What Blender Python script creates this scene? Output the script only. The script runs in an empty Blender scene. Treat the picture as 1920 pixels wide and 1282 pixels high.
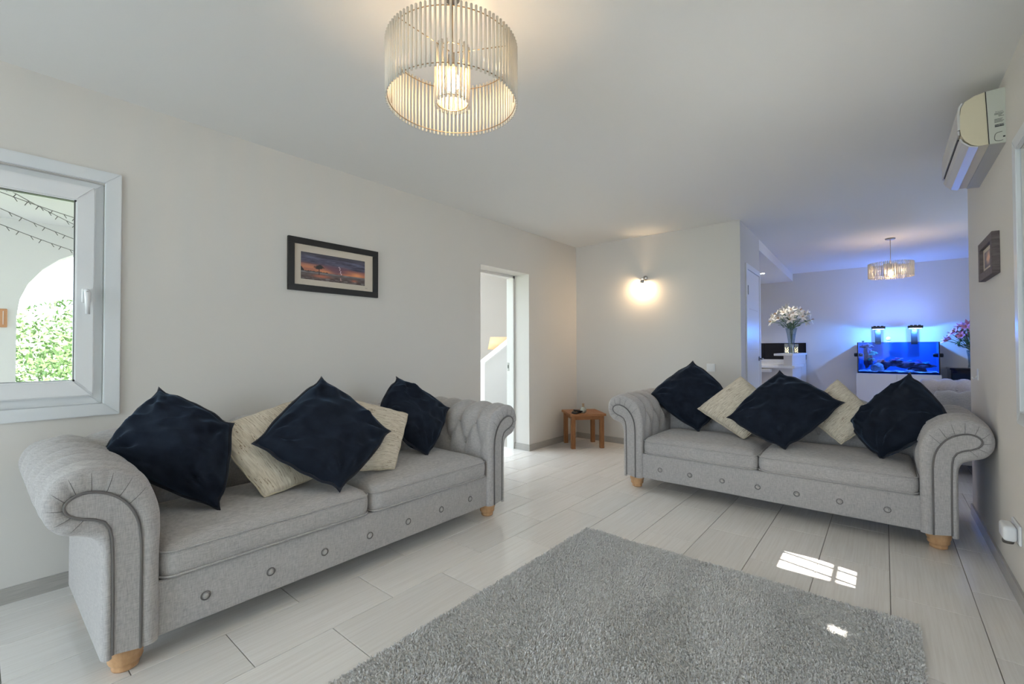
import bpy, bmesh, math, random
import numpy as np
from mathutils import Vector, Matrix, noise
random.seed(7); np.random.seed(7)
PI = math.pi
scene = bpy.context.scene
C = scene.collection

# ------------------------------------------------------------------ camera
cam_d = bpy.data.cameras.new('camera'); cam = bpy.data.objects.new('camera', cam_d); C.objects.link(cam)
cam_d.sensor_fit = 'HORIZONTAL'; cam_d.sensor_width = 36.0; cam_d.lens = 839.95 / 1920 * 36.0
cam_d.clip_start = 0.02; cam_d.clip_end = 300
yaw, pit, rol, CH = 0.69298, 0.014671, -0.002341, 1.1671
Fv = Vector((-math.sin(yaw) * math.cos(pit), math.cos(yaw) * math.cos(pit), math.sin(pit)))
R0 = Vector((math.cos(yaw), math.sin(yaw), 0)); U0 = R0.cross(Fv)
Rv = math.cos(rol) * R0 + math.sin(rol) * U0; Uv = Rv.cross(Fv)
cam.matrix_world = Matrix(((Rv.x, Uv.x, -Fv.x, 0), (Rv.y, Uv.y, -Fv.y, 0), (Rv.z, Uv.z, -Fv.z, CH), (0, 0, 0, 1)))
scene.camera = cam

# ------------------------------------------------------------------ world, sun, exposure
SKY, SUN, EXPO = 5.6, 17.0, 0.47
world = bpy.data.worlds.new('daylight_sky'); scene.world = world; world.use_nodes = True
wn = world.node_tree.nodes; bg = wn['Background']
bg.inputs['Color'].default_value = (0.74, 0.88, 1.0, 1); bg.inputs['Strength'].default_value = SKY
sun_d = bpy.data.lights.new('sun', 'SUN'); sun_d.energy = SUN; sun_d.angle = math.radians(0.4); sun_d.color = (1, 0.95, 0.87)
sun = bpy.data.objects.new('sun', sun_d); C.objects.link(sun)
sun.rotation_euler = Vector((-0.55, 0.14, -0.93)).to_track_quat('-Z', 'Y').to_euler()
def portal(name, loc, direction, sx, sy):
    l = bpy.data.lights.new(name, 'AREA'); l.shape = 'RECTANGLE'; l.size = sx; l.size_y = sy; l.cycles.is_portal = True
    o = bpy.data.objects.new(name, l); C.objects.link(o); o.location = loc
    o.rotation_euler = Vector(direction).to_track_quat('-Z', 'Z').to_euler(); return o
portal('daylight_portal', (-1.35, -3.66, 1.15), (0, 1, 0), 3.3, 2.3)
portal('daylight_portal', (0.80, 2.2, 1.46), (-1, 0, 0), 1.4, 1.14)
portal('daylight_portal', (-5.05, 4.1, 3.85), (0, 0, -1), 2.7, 2.9)
portal('daylight_portal', (-4.15, 8.25, 3.85), (0, 0, -1), 0.9, 2.1)
portal('daylight_portal', (2.55, 6.6, 1.5), (-1, 0, 0), 1.2, 1.0)
portal('daylight_portal', (-3.47, -0.26, 1.46), (1, 0, 0), 1.4, 1.16)
vs = scene.view_settings
vs.view_transform = 'Standard'; vs.look = 'None'; vs.exposure = EXPO; vs.gamma = 1.0; vs.use_curve_mapping = False

# ------------------------------------------------------------------ materials
def lin(r, g, b):
    return tuple(((c / 255) / 12.92 if c / 255 <= 0.04045 else ((c / 255 + 0.055) / 1.055) ** 2.4) for c in (r, g, b)) + (1.0,)
MAT = {}
def mat(name, col, rough=0.5, metal=0.0, spec=0.5, sheen=0.0, coat=0.0, trans=0.0, ior=1.45):
    m = bpy.data.materials.new(name); m.use_nodes = True; b = m.node_tree.nodes['Principled BSDF']
    b.inputs['Base Color'].default_value = col if len(col) == 4 else tuple(col) + (1,)
    b.inputs['Roughness'].default_value = rough; b.inputs['Metallic'].default_value = metal
    b.inputs['Specular IOR Level'].default_value = spec; b.inputs['Sheen Weight'].default_value = sheen
    b.inputs['Coat Weight'].default_value = coat; b.inputs['Transmission Weight'].default_value = trans; b.inputs['IOR'].default_value = ior
    MAT[name] = m; return m
def nodes(m): return m.node_tree.nodes, m.node_tree.links, m.node_tree.nodes['Principled BSDF']
def add(m, t, **kw):
    n = m.node_tree.nodes.new(t)
    for k, v in kw.items(): setattr(n, k, v)
    return n
def coords(m, scale=(1, 1, 1), kind='Object'):
    tc = add(m, 'ShaderNodeTexCoord'); mp = add(m, 'ShaderNodeMapping'); mp.inputs['Scale'].default_value = scale
    m.node_tree.links.new(tc.outputs[kind], mp.inputs['Vector']); return mp.outputs['Vector']
def noise_tex(m, vec, scale, detail=3, rough=0.5):
    n = add(m, 'ShaderNodeTexNoise'); n.inputs['Scale'].default_value = scale; n.inputs['Detail'].default_value = detail
    n.inputs['Roughness'].default_value = rough; m.node_tree.links.new(vec, n.inputs['Vector']); return n.outputs['Fac']
def ramp(m, fac, stops):
    r = add(m, 'ShaderNodeValToRGB'); el = r.color_ramp.elements
    while len(el) < len(stops): el.new(0.5)
    for e, (p, c) in zip(el, stops): e.position = p; e.color = c if len(c) == 4 else tuple(c) + (1,)
    m.node_tree.links.new(fac, r.inputs['Fac']); return r.outputs['Color']
def bump(m, height, strength, dist=0.002):
    b = add(m, 'ShaderNodeBump'); b.inputs['Strength'].default_value = strength; b.inputs['Distance'].default_value = dist
    m.node_tree.links.new(height, b.inputs['Height']); m.node_tree.links.new(b.outputs['Normal'], m.node_tree.nodes['Principled BSDF'].inputs['Normal'])
def mixc(m, fac, a, b, blend='MIX'):
    n = add(m, 'ShaderNodeMix', data_type='RGBA', blend_type=blend); L = m.node_tree.links
    if isinstance(fac, float): n.inputs['Factor'].default_value = fac
    else: L.new(fac, n.inputs['Factor'])
    for s, v in (('A', a), ('B', b)):
        sock = [i for i in n.inputs if i.name == s and i.type == 'RGBA'][0]
        if isinstance(v, tuple): sock.default_value = v
        else: L.new(v, sock)
    return [o for o in n.outputs if o.type == 'RGBA'][0]
def setcol(m, out): m.node_tree.links.new(out, m.node_tree.nodes['Principled BSDF'].inputs['Base Color'])
def emis(name, col, strength):
    m = mat(name, (0.8, 0.8, 0.8, 1)); b = m.node_tree.nodes['Principled BSDF']
    b.inputs['Emission Color'].default_value = col if len(col) == 4 else tuple(col) + (1,); b.inputs['Emission Strength'].default_value = strength; return m

m = mat('wall_paint', lin(221, 217, 211), 0.75, spec=0.25); bump(m, noise_tex(m, coords(m), 60, 4), 0.12, 0.001)
m = mat('ceiling_paint', lin(240, 239, 236), 0.8, spec=0.2); bump(m, noise_tex(m, coords(m), 45, 4), 0.12, 0.001)
m = mat('gloss_white', lin(236, 237, 238), 0.28)
m = mat('trim_white', lin(226, 229, 231), 0.32)
m = mat('soft_white', lin(228, 226, 222), 0.45)
m = mat('cabinet_white', lin(226, 222, 218), 0.35)
# floor tile: off-white porcelain with fine lengthwise streaks
m = mat('tile', lin(208, 204, 198), 0.17, spec=0.55)
oi = add(m, 'ShaderNodeObjectInfo'); tc = add(m, 'ShaderNodeTexCoord'); mp = add(m, 'ShaderNodeMapping'); va = add(m, 'ShaderNodeVectorMath', operation='MULTIPLY_ADD')
mp.inputs['Scale'].default_value = (60, 1.6, 1); L = m.node_tree.links
L.new(tc.outputs['Object'], va.inputs[0]); va.inputs[1].default_value = (1, 1, 1)
cx = add(m, 'ShaderNodeCombineXYZ'); L.new(oi.outputs['Random'], cx.inputs[0]); L.new(oi.outputs['Random'], cx.inputs[1]); L.new(cx.outputs[0], va.inputs[2])
L.new(va.outputs[0], mp.inputs['Vector'])
f1 = noise_tex(m, mp.outputs['Vector'], 1.5, 5, 0.6)
c1 = ramp(m, f1, [(0.3, lin(229, 224, 218)), (0.5, lin(237, 233, 228)), (0.72, lin(243, 240, 236))])
hv = add(m, 'ShaderNodeHueSaturation'); L.new(c1, hv.inputs['Color'])
mr = add(m, 'ShaderNodeMapRange'); L.new(oi.outputs['Random'], mr.inputs['Value']); mr.inputs['To Min'].default_value = 0.95; mr.inputs['To Max'].default_value = 1.04
L.new(mr.outputs[0], hv.inputs['Value']); setcol(m, hv.outputs[0]); bump(m, f1, 0.04, 0.001)
mat('grout', lin(150, 145, 138), 0.9)
m = mat('baseboard_tile', lin(176, 172, 166), 0.35)
setcol(m, ramp(m, noise_tex(m, coords(m, (3, 3, 60)), 3, 4), [(0.3, lin(166, 162, 156)), (0.7, lin(184, 180, 174))]))
# linen upholstery
m = mat('linen', lin(162, 156, 151), 0.9, spec=0.15, sheen=0.25)
va_ = noise_tex(m, coords(m, (420, 420, 40)), 1.0, 2); vb_ = noise_tex(m, coords(m, (40, 40, 420)), 1.0, 2)
fa = add(m, 'ShaderNodeMath', operation='ADD'); L = m.node_tree.links; L.new(va_, fa.inputs[0]); L.new(vb_, fa.inputs[1])
hf = add(m, 'ShaderNodeMath', operation='MULTIPLY'); L.new(fa.outputs[0], hf.inputs[0]); hf.inputs[1].default_value = 0.5
lc = ramp(m, hf.outputs[0], [(0.3, lin(158, 154, 152)), (0.5, lin(184, 180, 177)), (0.7, lin(204, 200, 196))])
setcol(m, mixc(m, noise_tex(m, coords(m), 5, 3), lc, mixc(m, 1.0, lc, (0.9, 0.9, 0.92, 1), 'MULTIPLY'))); bump(m, hf.outputs[0], 0.35, 0.001)
mat('linen_piping', lin(116, 112, 110), 0.9, sheen=0.2)
mat('linen_button', lin(178, 173, 169), 0.9, sheen=0.2)
# turned pale wood and oak
def wood(name, a, b, sc=(8, 8, 1), rough=0.45):
    m = mat(name, a, rough)
    n = noise_tex(m, coords(m, sc), 6, 5, 0.6); setcol(m, ramp(m, n, [(0.3, a), (0.7, b)])); bump(m, n, 0.08, 0.001); return m
wood('beech', lin(196, 150, 106), lin(216, 172, 128))
wood('oak', lin(150, 100, 62), lin(178, 126, 82), (1.5, 14, 14))
wood('oak_upright', lin(142, 94, 58), lin(172, 120, 78), (14, 14, 1.5))
wood('red_wood', lin(128, 68, 42), lin(156, 88, 56), (14, 2, 14))
# navy velvet, cream slub weave
m = mat('navy_velvet', (0.006, 0.010, 0.024, 1), 0.85, spec=0.15, sheen=0.7)
m.node_tree.nodes['Principled BSDF'].inputs['Sheen Tint'].default_value = lin(96, 122, 150); m.node_tree.nodes['Principled BSDF'].inputs['Sheen Roughness'].default_value = 0.4
setcol(m, ramp(m, noise_tex(m, coords(m), 14, 4), [(0.3, (0.008, 0.011, 0.019)), (0.7, (0.015, 0.021, 0.034))]))
mat('navy_piping', (0.005, 0.008, 0.018, 1), 0.8, sheen=0.3)
m = mat('cream_weave', lin(214, 202, 180), 0.9, spec=0.2, sheen=0.15); L = m.node_tree.links
uvv = coords(m, (1, 1, 1), 'UV')
def uvmap(sc):
    mp = add(m, 'ShaderNodeMapping'); mp.inputs['Scale'].default_value = sc; L.new(uvv, mp.inputs['Vector']); return mp.outputs['Vector']
base = ramp(m, noise_tex(m, uvmap((70, 7, 1)), 1, 3), [(0.3, lin(196, 184, 164)), (0.55, lin(222, 211, 192)), (0.75, lin(234, 226, 210))])
thr = ramp(m, noise_tex(m, uvmap((55, 3.2, 1)), 1.3, 2), [(0.60, (0, 0, 0)), (0.64, (1, 1, 1))])
thr2 = ramp(m, noise_tex(m, uvmap((110, 30, 1)), 1, 2), [(0.47, (0, 0, 0)), (0.52, (1, 1, 1))])
tm = add(m, 'ShaderNodeMath', operation='MULTIPLY'); L.new(thr, tm.inputs[0]); L.new(thr2, tm.inputs[1])
setcol(m, mixc(m, tm.outputs[0], base, lin(150, 128, 104)))
bump(m, noise_tex(m, uvmap((75, 9, 1)), 1, 3), 0.7, 0.004)
mat('cream_piping', lin(206, 193, 170), 0.9)
m = mat('rug_base', lin(212, 210, 207), 1.0, spec=0.05)
m = mat('rug_pile', lin(160, 157, 153), 0.95, spec=0.1, sheen=0.3)
gi = add(m, 'ShaderNodeNewGeometry'); setcol(m, ramp(m, gi.outputs['Random Per Island'], [(0.0, lin(208, 206, 203)), (0.5, lin(225, 223, 221)), (1.0, lin(238, 237, 235))]))
# glass: thin panes
def pane_glass(name, tint=(1, 1, 1, 1), refl=0.06):
    m = bpy.data.materials.new(name); m.use_nodes = True; nt = m.node_tree; nt.nodes.clear()
    o = nt.nodes.new('ShaderNodeOutputMaterial'); mx = nt.nodes.new('ShaderNodeMixShader'); t = nt.nodes.new('ShaderNodeBsdfTransparent'); g = nt.nodes.new('ShaderNodeBsdfGlossy')
    t.inputs[0].default_value = tint; g.inputs['Roughness'].default_value = 0.02; mx.inputs[0].default_value = refl
    nt.links.new(t.outputs[0], mx.inputs[1]); nt.links.new(g.outputs[0], mx.inputs[2]); nt.links.new(mx.outputs[0], o.inputs[0]); MAT[name] = m; return m
pane_glass('pane'); pane_glass('aquarium_glass', (0.58, 0.74, 0.92, 1), 0.008); pane_glass('vase_glass', (0.80, 0.86, 0.88, 1), 0.14)
mat('water', (0.3, 0.55, 0.8, 1), 0.05, trans=0.0)
mat('aquarium_back', lin(56, 108, 170), 0.6, spec=0.1)
# translucent lamp tubes
m = mat('lamp_tube', lin(224, 222, 214), 0.15, spec=0.6); nt = m.node_tree
tr = nt.nodes.new('ShaderNodeBsdfTranslucent'); tr.inputs[0].default_value = lin(255, 244, 226); mx = nt.nodes.new('ShaderNodeMixShader'); mx.inputs[0].default_value = 0.24
nt.links.new(nt.nodes['Principled BSDF'].outputs[0], mx.inputs[1]); nt.links.new(tr.outputs[0], mx.inputs[2]); nt.links.new(mx.outputs[0], nt.nodes['Material Output'].inputs[0])
m = mat('lamp_fabric', lin(240, 226, 200), 0.8); nt = m.node_tree
tr = nt.nodes.new('ShaderNodeBsdfTranslucent'); tr.inputs[0].default_value = lin(255, 236, 205); mx = nt.nodes.new('ShaderNodeMixShader'); mx.inputs[0].default_value = 0.6
nt.links.new(nt.nodes['Principled BSDF'].outputs[0], mx.inputs[1]); nt.links.new(tr.outputs[0], mx.inputs[2]); nt.links.new(mx.outputs[0], nt.nodes['Material Output'].inputs[0])
mat('chrome', lin(200, 200, 200), 0.15, 1.0); mat('brushed_metal', lin(150, 148, 144), 0.35, 1.0); mat('warm_wire', lin(176, 150, 116), 0.3, 0.9)
mat('black_plastic', lin(22, 22, 25), 0.35); mat('black_gloss', (0.004, 0.004, 0.005, 1), 0.06, spec=0.6); mat('black_frame', lin(34, 32, 31), 0.4)
mat('mat_board', lin(214, 203, 188), 0.9); mat('dark_slot', (0.006, 0.006, 0.007, 1), 0.6)
wood('weathered_wood', lin(84, 74, 74), lin(116, 106, 106), (2, 40, 12), 0.7)
mat('ac_cream', lin(226, 214, 186), 0.4); mat('ac_grey', lin(206, 206, 194), 0.4); mat('ac_silver', lin(214, 211, 208), 0.42, 0.25); mat('ac_under', lin(188, 184, 172), 0.5)
emis('bulb_warm', (1.0, 0.70, 0.40), 210.0); emis('bulb_sconce', (1.0, 0.70, 0.40), 800.0); emis('bulb_small', (1.0, 0.78, 0.5), 30.0)
emis('fairy_light', (1.0, 0.72, 0.35), 14.0); emis('downlight_lens', (1.0, 0.97, 0.92), 60.0); emis('tank_led', (0.25, 0.55, 1.0), 6.0)
mat('lily_white', lin(240, 234, 218), 0.6, sheen=0.1); mat('lily_pink', lin(212, 142, 176), 0.6); mat('leaf_green', lin(64, 92, 48), 0.5); mat('stem_green', lin(92, 122, 66), 0.5); mat('stamen', lin(170, 120, 40), 0.7)
mat('sand', lin(236, 236, 240), 0.9); mat('live_rock', lin(104, 82, 104), 0.95); mat('live_rock_grey', lin(166, 164, 178), 0.95)
mat('coral_teal', lin(90, 214, 200), 0.7); mat('coral_pink', lin(214, 120, 190), 0.7); mat('coral_white', lin(220, 226, 240), 0.7); mat('coral_orange', lin(210, 96, 70), 0.7)
mat('blue_cloth', lin(24, 76, 190), 0.8, sheen=0.3)
mat('render_white', lin(218, 218, 216), 0.9); mat('terracotta', lin(196, 140, 96), 0.8); mat('foliage', lin(98, 126, 74), 0.7); mat('foliage_dark', lin(96, 122, 80), 0.7); mat('bark', lin(96, 76, 56), 0.9)
mat('string_cable', lin(96, 94, 90), 0.7); mat('bottle_glass', lin(178, 184, 176), 0.12, spec=0.7); mat('bottle_neck', lin(176, 152, 124), 0.4)
mat('stone_dark', lin(92, 88, 84), 0.8); mat('ground', lin(196, 195, 190), 0.9); mat('hill', lin(150, 164, 120), 0.9)
mat('print_dark', lin(40, 40, 40), 0.8); mat('print_light', lin(235, 235, 230), 0.8)
m = mat('vertex_print', (1, 1, 1, 1), 0.5); vc = add(m, 'ShaderNodeVertexColor'); vc.layer_name = 'print'; setcol(m, vc.outputs['Color'])

# ------------------------------------------------------------------ mesh helpers
def tag(o, label, cat, group=None):
    o['label'] = label; o['category'] = cat
    if group: o['group'] = group
    return o
def thing(name, label, cat, loc=(0, 0, 0), rotz=0.0, group=None):
    o = bpy.data.objects.new(name, None); C.objects.link(o); o.location = loc; o.rotation_euler = (0, 0, rotz); o.empty_display_size = 0.1
    return tag(o, label, cat, group)
def link(name, me, material, parent=None, smooth=False, kind=None, loc=None):
    if material is not None and not me.materials: me.materials.append(MAT[material])
    o = bpy.data.objects.new(name, me); C.objects.link(o)
    if smooth and len(me.polygons): me.polygons.foreach_set('use_smooth', [True] * len(me.polygons))
    if parent: o.parent = parent
    if loc is not None: o.location = loc
    if kind: o['kind'] = kind
    return o
def mk(name, V, Fc, material, parent=None, smooth=False, kind=None, world=False, loc=None):
    V = [tuple(v) for v in V]
    if world and parent is not None:
        p = parent; off = Vector(p.location)
        while p.parent: p = p.parent; off += Vector(p.location)
        V = [(v[0] - off.x, v[1] - off.y, v[2] - off.z) for v in V]
    me = bpy.data.meshes.new(name); me.from_pydata(V, [], Fc); me.update()
    return link(name, me, material, parent, smooth, kind, loc)
def bm_obj(name, bm, material, parent=None, smooth=False, kind=None, world=False, loc=None):
    if world and parent is not None:
        p = parent; off = Vector(p.location)
        while p.parent: p = p.parent; off += Vector(p.location)
        bmesh.ops.translate(bm, verts=bm.verts, vec=-off)
    me = bpy.data.meshes.new(name); bm.to_mesh(me); bm.free()
    return link(name, me, material, parent, smooth, kind, loc)
def bm_box(bm, x0, x1, y0, y1, z0, z1, bev=0.0, seg=2):
    r = bmesh.ops.create_cube(bm, size=1.0); vs_ = r['verts']
    for v in vs_: v.co = Vector(((x0 + x1) / 2 + v.co.x * (x1 - x0), (y0 + y1) / 2 + v.co.y * (y1 - y0), (z0 + z1) / 2 + v.co.z * (z1 - z0)))
    if bev > 0:
        es = list({e for v in vs_ for e in v.link_edges})
        bmesh.ops.bevel(bm, geom=es, offset=bev, segments=seg, affect='EDGES', profile=0.5)
def box(name, b, material, parent=None, bev=0.0, seg=2, world=True, kind=None, smooth=False):
    bm = bmesh.new(); bm_box(bm, *b, bev, seg); return bm_obj(name, bm, material, parent, smooth, kind, world)
def boxes(name, bl, material, parent=None, bev=0.0, world=True, kind=None):
    bm = bmesh.new()
    for b in bl: bm_box(bm, *b, bev, 2)
    return bm_obj(name, bm, material, parent, False, kind, world)
def tube_geo(path, r, n=8, closed=False, V=None, Fc=None, caps=True):
    V = [] if V is None else V; Fc = [] if Fc is None else Fc; b0 = len(V); P = [Vector(p) for p in path]; N = len(P)
    up = None
    for i in range(N):
        a = P[(i - 1) % N] if (closed or i > 0) else P[0]; c = P[(i + 1) % N] if (closed or i < N - 1) else P[-1]
        t = (c - a).normalized()
        if up is None: up = Vector((0, 0, 1)) if abs(t.z) < 0.9 else Vector((1, 0, 0))
        s = t.cross(up)
        if s.length < 1e-6: s = t.cross(Vector((0.3, 0.9, 0.1)))
        s.normalize(); up = s.cross(t).normalized()
        ri = r[i] if isinstance(r, (list, tuple)) else r
        for k in range(n):
            q = 2 * PI * k / n; V.append(tuple(P[i] + ri * (math.cos(q) * s + math.sin(q) * up)))
    for i in range(N if closed else N - 1):
        j = (i + 1) % N
        for k in range(n):
            k2 = (k + 1) % n; Fc.append((b0 + i * n + k, b0 + i * n + k2, b0 + j * n + k2, b0 + j * n + k))
    if caps and not closed:
        Fc.append(tuple(b0 + k for k in range(n))[::-1]); Fc.append(tuple(b0 + (N - 1) * n + k for k in range(n)))
    return V, Fc
def tube(name, path, r, material, parent=None, n=8, closed=False, world=True, smooth=True, kind=None):
    V, Fc = tube_geo(path, r, n, closed); return mk(name, V, Fc, material, parent, smooth, kind, world)
def lathe_geo(prof, n=24, c=(0, 0, 0)):
    V, Fc = [], []
    for (r, z) in prof:
        for k in range(n): a = 2 * PI * k / n; V.append((c[0] + r * math.cos(a), c[1] + r * math.sin(a), c[2] + z))
    for i in range(len(prof) - 1):
        for k in range(n): k2 = (k + 1) % n; Fc.append((i * n + k, i * n + k2, (i + 1) * n + k2, (i + 1) * n + k))
    if prof[0][0] > 1e-5: Fc.append(tuple(range(n))[::-1])
    if prof[-1][0] > 1e-5: Fc.append(tuple((len(prof) - 1) * n + k for k in range(n)))
    return V, Fc
def lathe(name, prof, material, parent=None, c=(0, 0, 0), n=24, world=True, smooth=True):
    V, Fc = lathe_geo(prof, n, c); return mk(name, V, Fc, material, parent, smooth, None, world)
def prism(name, poly, z0, z1, material, parent=None, kind=None, world=True):
    n = len(poly); V = [(p[0], p[1], z0) for p in poly] + [(p[0], p[1], z1) for p in poly]
    Fc = [tuple(range(n))[::-1], tuple(range(n, 2 * n))] + [(i, (i + 1) % n, n + (i + 1) % n, n + i) for i in range(n)]
    return mk(name, V, Fc, material, parent, False, kind, world)
def catmull(pts, per=6, closed=False):
    out = []; n = len(pts); rng = range(n if closed else n - 1)
    for i in rng:
        g = lambda k: Vector(pts[k % n]) if closed else Vector(pts[max(0, min(n - 1, k))])
        p0, p1, p2, p3 = g(i - 1), g(i), g(i + 1), g(i + 2)
        for j in range(per):
            t = j / per
            out.append(0.5 * ((2 * p1) + (p2 - p0) * t + (2 * p0 - 5 * p1 + 4 * p2 - p3) * t * t + (3 * p1 - p0 - 3 * p2 + p3) * t ** 3))
    if not closed: out.append(Vector(pts[-1]))
    return out
def struct(o): o['kind'] = 'structure'; return o
def copy_tree(o, parent=None):
    c = o.copy(); C.objects.link(c); c.parent = parent
    for ch in o.children: copy_tree(ch, c)
    return c

# ------------------------------------------------------------------ dimensions of the place
XL, YB, XR, H = -3.12, 5.089, 0.468, 2.5
XLO = -3.42          # outer face of left wall
YR = -3.60           # rear wall (behind the camera)
YF = 9.42            # far wall of the dining area
# ------------------------------------------------------------------ floor and tiles
floor = struct(box('floor', (-7.2, 2.5, -3.9, 9.7, -0.12, -0.004), 'grout'))
tile_meshes = {}
def tile_mesh(w, l):
    k = (round(w, 3), round(l, 3))
    if k not in tile_meshes:
        bm = bmesh.new(); bm_box(bm, -w / 2, w / 2, -l / 2, l / 2, -0.008, 0.0)
        es = [e for e in bm.edges if all(v.co.z > -0.001 for v in e.verts)]
        bmesh.ops.bevel(bm, geom=es, offset=0.0012, segments=1, affect='EDGES')
        me = bpy.data.meshes.new('tile'); bm.to_mesh(me); bm.free(); me.materials.append(MAT['tile']); tile_meshes[k] = me
    return tile_meshes[k]
def tile_region(x0, x1, y0, y1, colmin=-40, colmax=40):
    J = 0.0032
    for i in range(colmin, colmax):
        a = 0.01 + 0.3 * i; b = a + 0.3; a2, b2 = max(a, x0), min(b, x1)
        if b2 - a2 < 0.02: continue
        off = 2.775 if (i % 2 == 0) else 2.475
        for j in range(-20, 20):
            c = off + 0.6 * j; d = c + 0.6; c2, d2 = max(c, y0), min(d, y1)
            if d2 - c2 < 0.02: continue
            me = tile_mesh(b2 - a2 - J, d2 - c2 - J)
            o = bpy.data.objects.new('tile', me); C.objects.link(o); o.parent = floor; o.location = ((a2 + b2) / 2, (c2 + d2) / 2, 0)
tile_region(XL, XR, -0.6, YB)
tile_region(XLO - 0.9, XL, 3.26, 4.06)
tile_region(-1.13, 1.0, YB, YF)
tile_region(XR, 1.0, 4.5, YB)
# ------------------------------------------------------------------ walls
WIN_L = (-0.95, 0.436, 0.885, 2.03)    # y0,y1,z0,z1 of the opening in the left wall
DOOR = (3.262, 4.062, 2.018)
struct(boxes('wall_left', [(XLO, XL, YR - 0.3, WIN_L[0], 0, H), (XLO, XL, WIN_L[0], WIN_L[1], 0, WIN_L[2]), (XLO, XL, WIN_L[0], WIN_L[1], WIN_L[3], H),
    (XLO, XL, WIN_L[1], DOOR[0], 0, H), (XLO, XL, DOOR[0], DOOR[1], DOOR[2], H), (XLO, XL, DOOR[1], 6.25, 0, H)], 'wall_paint'))
struct(box('wall_back', (XL, -1.14, YB, YB + 0.11, 0, H), 'wall_paint'))
cw = struct(prism('wall_closet', [(-1.14, YB + 0.001), (-1.166, 6.15), (-1.266, 6.15), (-1.24, YB + 0.001)], 0, H, 'wall_paint'))
struct(box('wall_closet_rear', (XL, -1.268, 6.05, 6.15, 0, H), 'wall_paint'))
struct(prism('ceiling_kitchen_soffit', [(-1.166, 6.151), (-1.25, YF), (XLO, YF), (XLO, 6.151)], 2.365, H - 0.001, 'ceiling_paint'))
struct(box('wall_far', (-3.418, 2.5, YF, YF + 0.2, 0, H), 'wall_paint'))
WIN_R = (1.5, 2.906, 0.885, 2.03)
struct(boxes('wall_right', [(XR, 0.75, YR - 0.3, WIN_R[0], 0, H), (XR, 0.75, WIN_R[0], WIN_R[1], 0, WIN_R[2]), (XR, 0.75, WIN_R[0], WIN_R[1], WIN_R[3], H), (XR, 0.75, WIN_R[1], 4.5, 0, H)], 'wall_paint'))
struct(box('wall_dining_near', (0.75, 2.5, 4.3, 4.5, 0, H), 'wall_paint'))
struct(boxes('wall_dining_side', [(2.3, 2.5, 4.5, 6.0, 0, H), (2.3, 2.5, 7.2, YF, 0, H), (2.3, 2.5, 6.0, 7.2, 0, 1.0), (2.3, 2.5, 6.0, 7.2, 2.0, H)], 'wall_paint'))
dd = struct(boxes('window_added_dining', [(2.38, 2.44, 6.0, 6.07, 1.0, 2.0), (2.38, 2.44, 7.13, 7.2, 1.0, 2.0), (2.38, 2.44, 6.07, 7.13, 1.0, 1.07), (2.38, 2.44, 6.07, 7.13, 1.93, 2.0)], 'trim_white'))  # unseen window added to bring daylight into the dining area
box('pane', (2.408, 2.412, 6.07, 7.13, 1.07, 1.93), 'pane', dd)
struct(box('ceiling_side_sunblock', (2.5, 3.6, 5.2, 8.0, 2.05, 2.1), 'render_white'))  # unseen overhang added to keep sun out of the dining window
struct(boxes('ceiling', [(XLO, 0.76, YR - 0.3, YF + 0.2, H, H + 0.2), (0.76, 2.5, 4.3, YF + 0.2, H, H + 0.2)], 'ceiling_paint'))
HH = 3.6; SKX0, SKX1, SKY0, SKY1 = -6.4, -3.7, 2.65, 5.55
struct(boxes('ceiling_hall', [(-7.2, SKX0, 2.4, YF + 0.2, HH, HH + 0.2), (SKX1, XLO + 0.2, 2.4, YF + 0.2, HH, HH + 0.2), (SKX0, SKX1, 2.4, SKY0, HH, HH + 0.2), (SKX0, SKX1, SKY1, 7.2, HH, HH + 0.2), (SKX0, -4.6, 7.2, YF + 0.2, HH, HH + 0.2), (-4.6, SKX1, 9.3, YF + 0.2, HH, HH + 0.2)], 'ceiling_paint'))
sk2 = struct(boxes('window_added_skylight_b', [(-4.6, -4.55, 7.2, 9.3, HH + .1, HH + .2), (-3.75, -3.7, 7.2, 9.3, HH + .1, HH + .2), (-4.55, -3.75, 7.2, 7.25, HH + .1, HH + .2), (-4.55, -3.75, 9.25, 9.3, HH + .1, HH + .2)], 'trim_white'))  # second unseen skylight, added for more light in the hall
box('pane', (-4.55, -3.75, 7.25, 9.25, HH + .14, HH + .146), 'pane', sk2)
struct(box('wall_hall_upper', (XLO, XLO + 0.2, 2.4, YF + 0.2, H + 0.2, HH), 'wall_paint'))
sk = struct(boxes('window_added_skylight', [(SKX0, SKX0 + .05, SKY0, SKY1, HH + 0.1, HH + 0.2), (SKX1 - .05, SKX1, SKY0, SKY1, HH + 0.1, HH + 0.2), (SKX0 + .05, SKX1 - .05, SKY0, SKY0 + .05, HH + 0.1, HH + 0.2), (SKX0 + .05, SKX1 - .05, SKY1 - .05, SKY1, HH + 0.1, HH + 0.2)], 'trim_white'))  # unseen skylight added to brighten the hall
box('pane', (SKX0 + .05, SKX1 - .05, SKY0 + .05, SKY1 - .05, HH + 0.14, HH + 0.146), 'pane', sk)
PX0, PX1, PZ = -3.0, 0.3, 2.3
struct(boxes('wall_rear', [(XLO, PX0, YR - 0.2, YR, 0, H), (PX1, 0.75, YR - 0.2, YR, 0, H), (PX0, PX1, YR - 0.2, YR, PZ, H)], 'wall_paint'))
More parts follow.
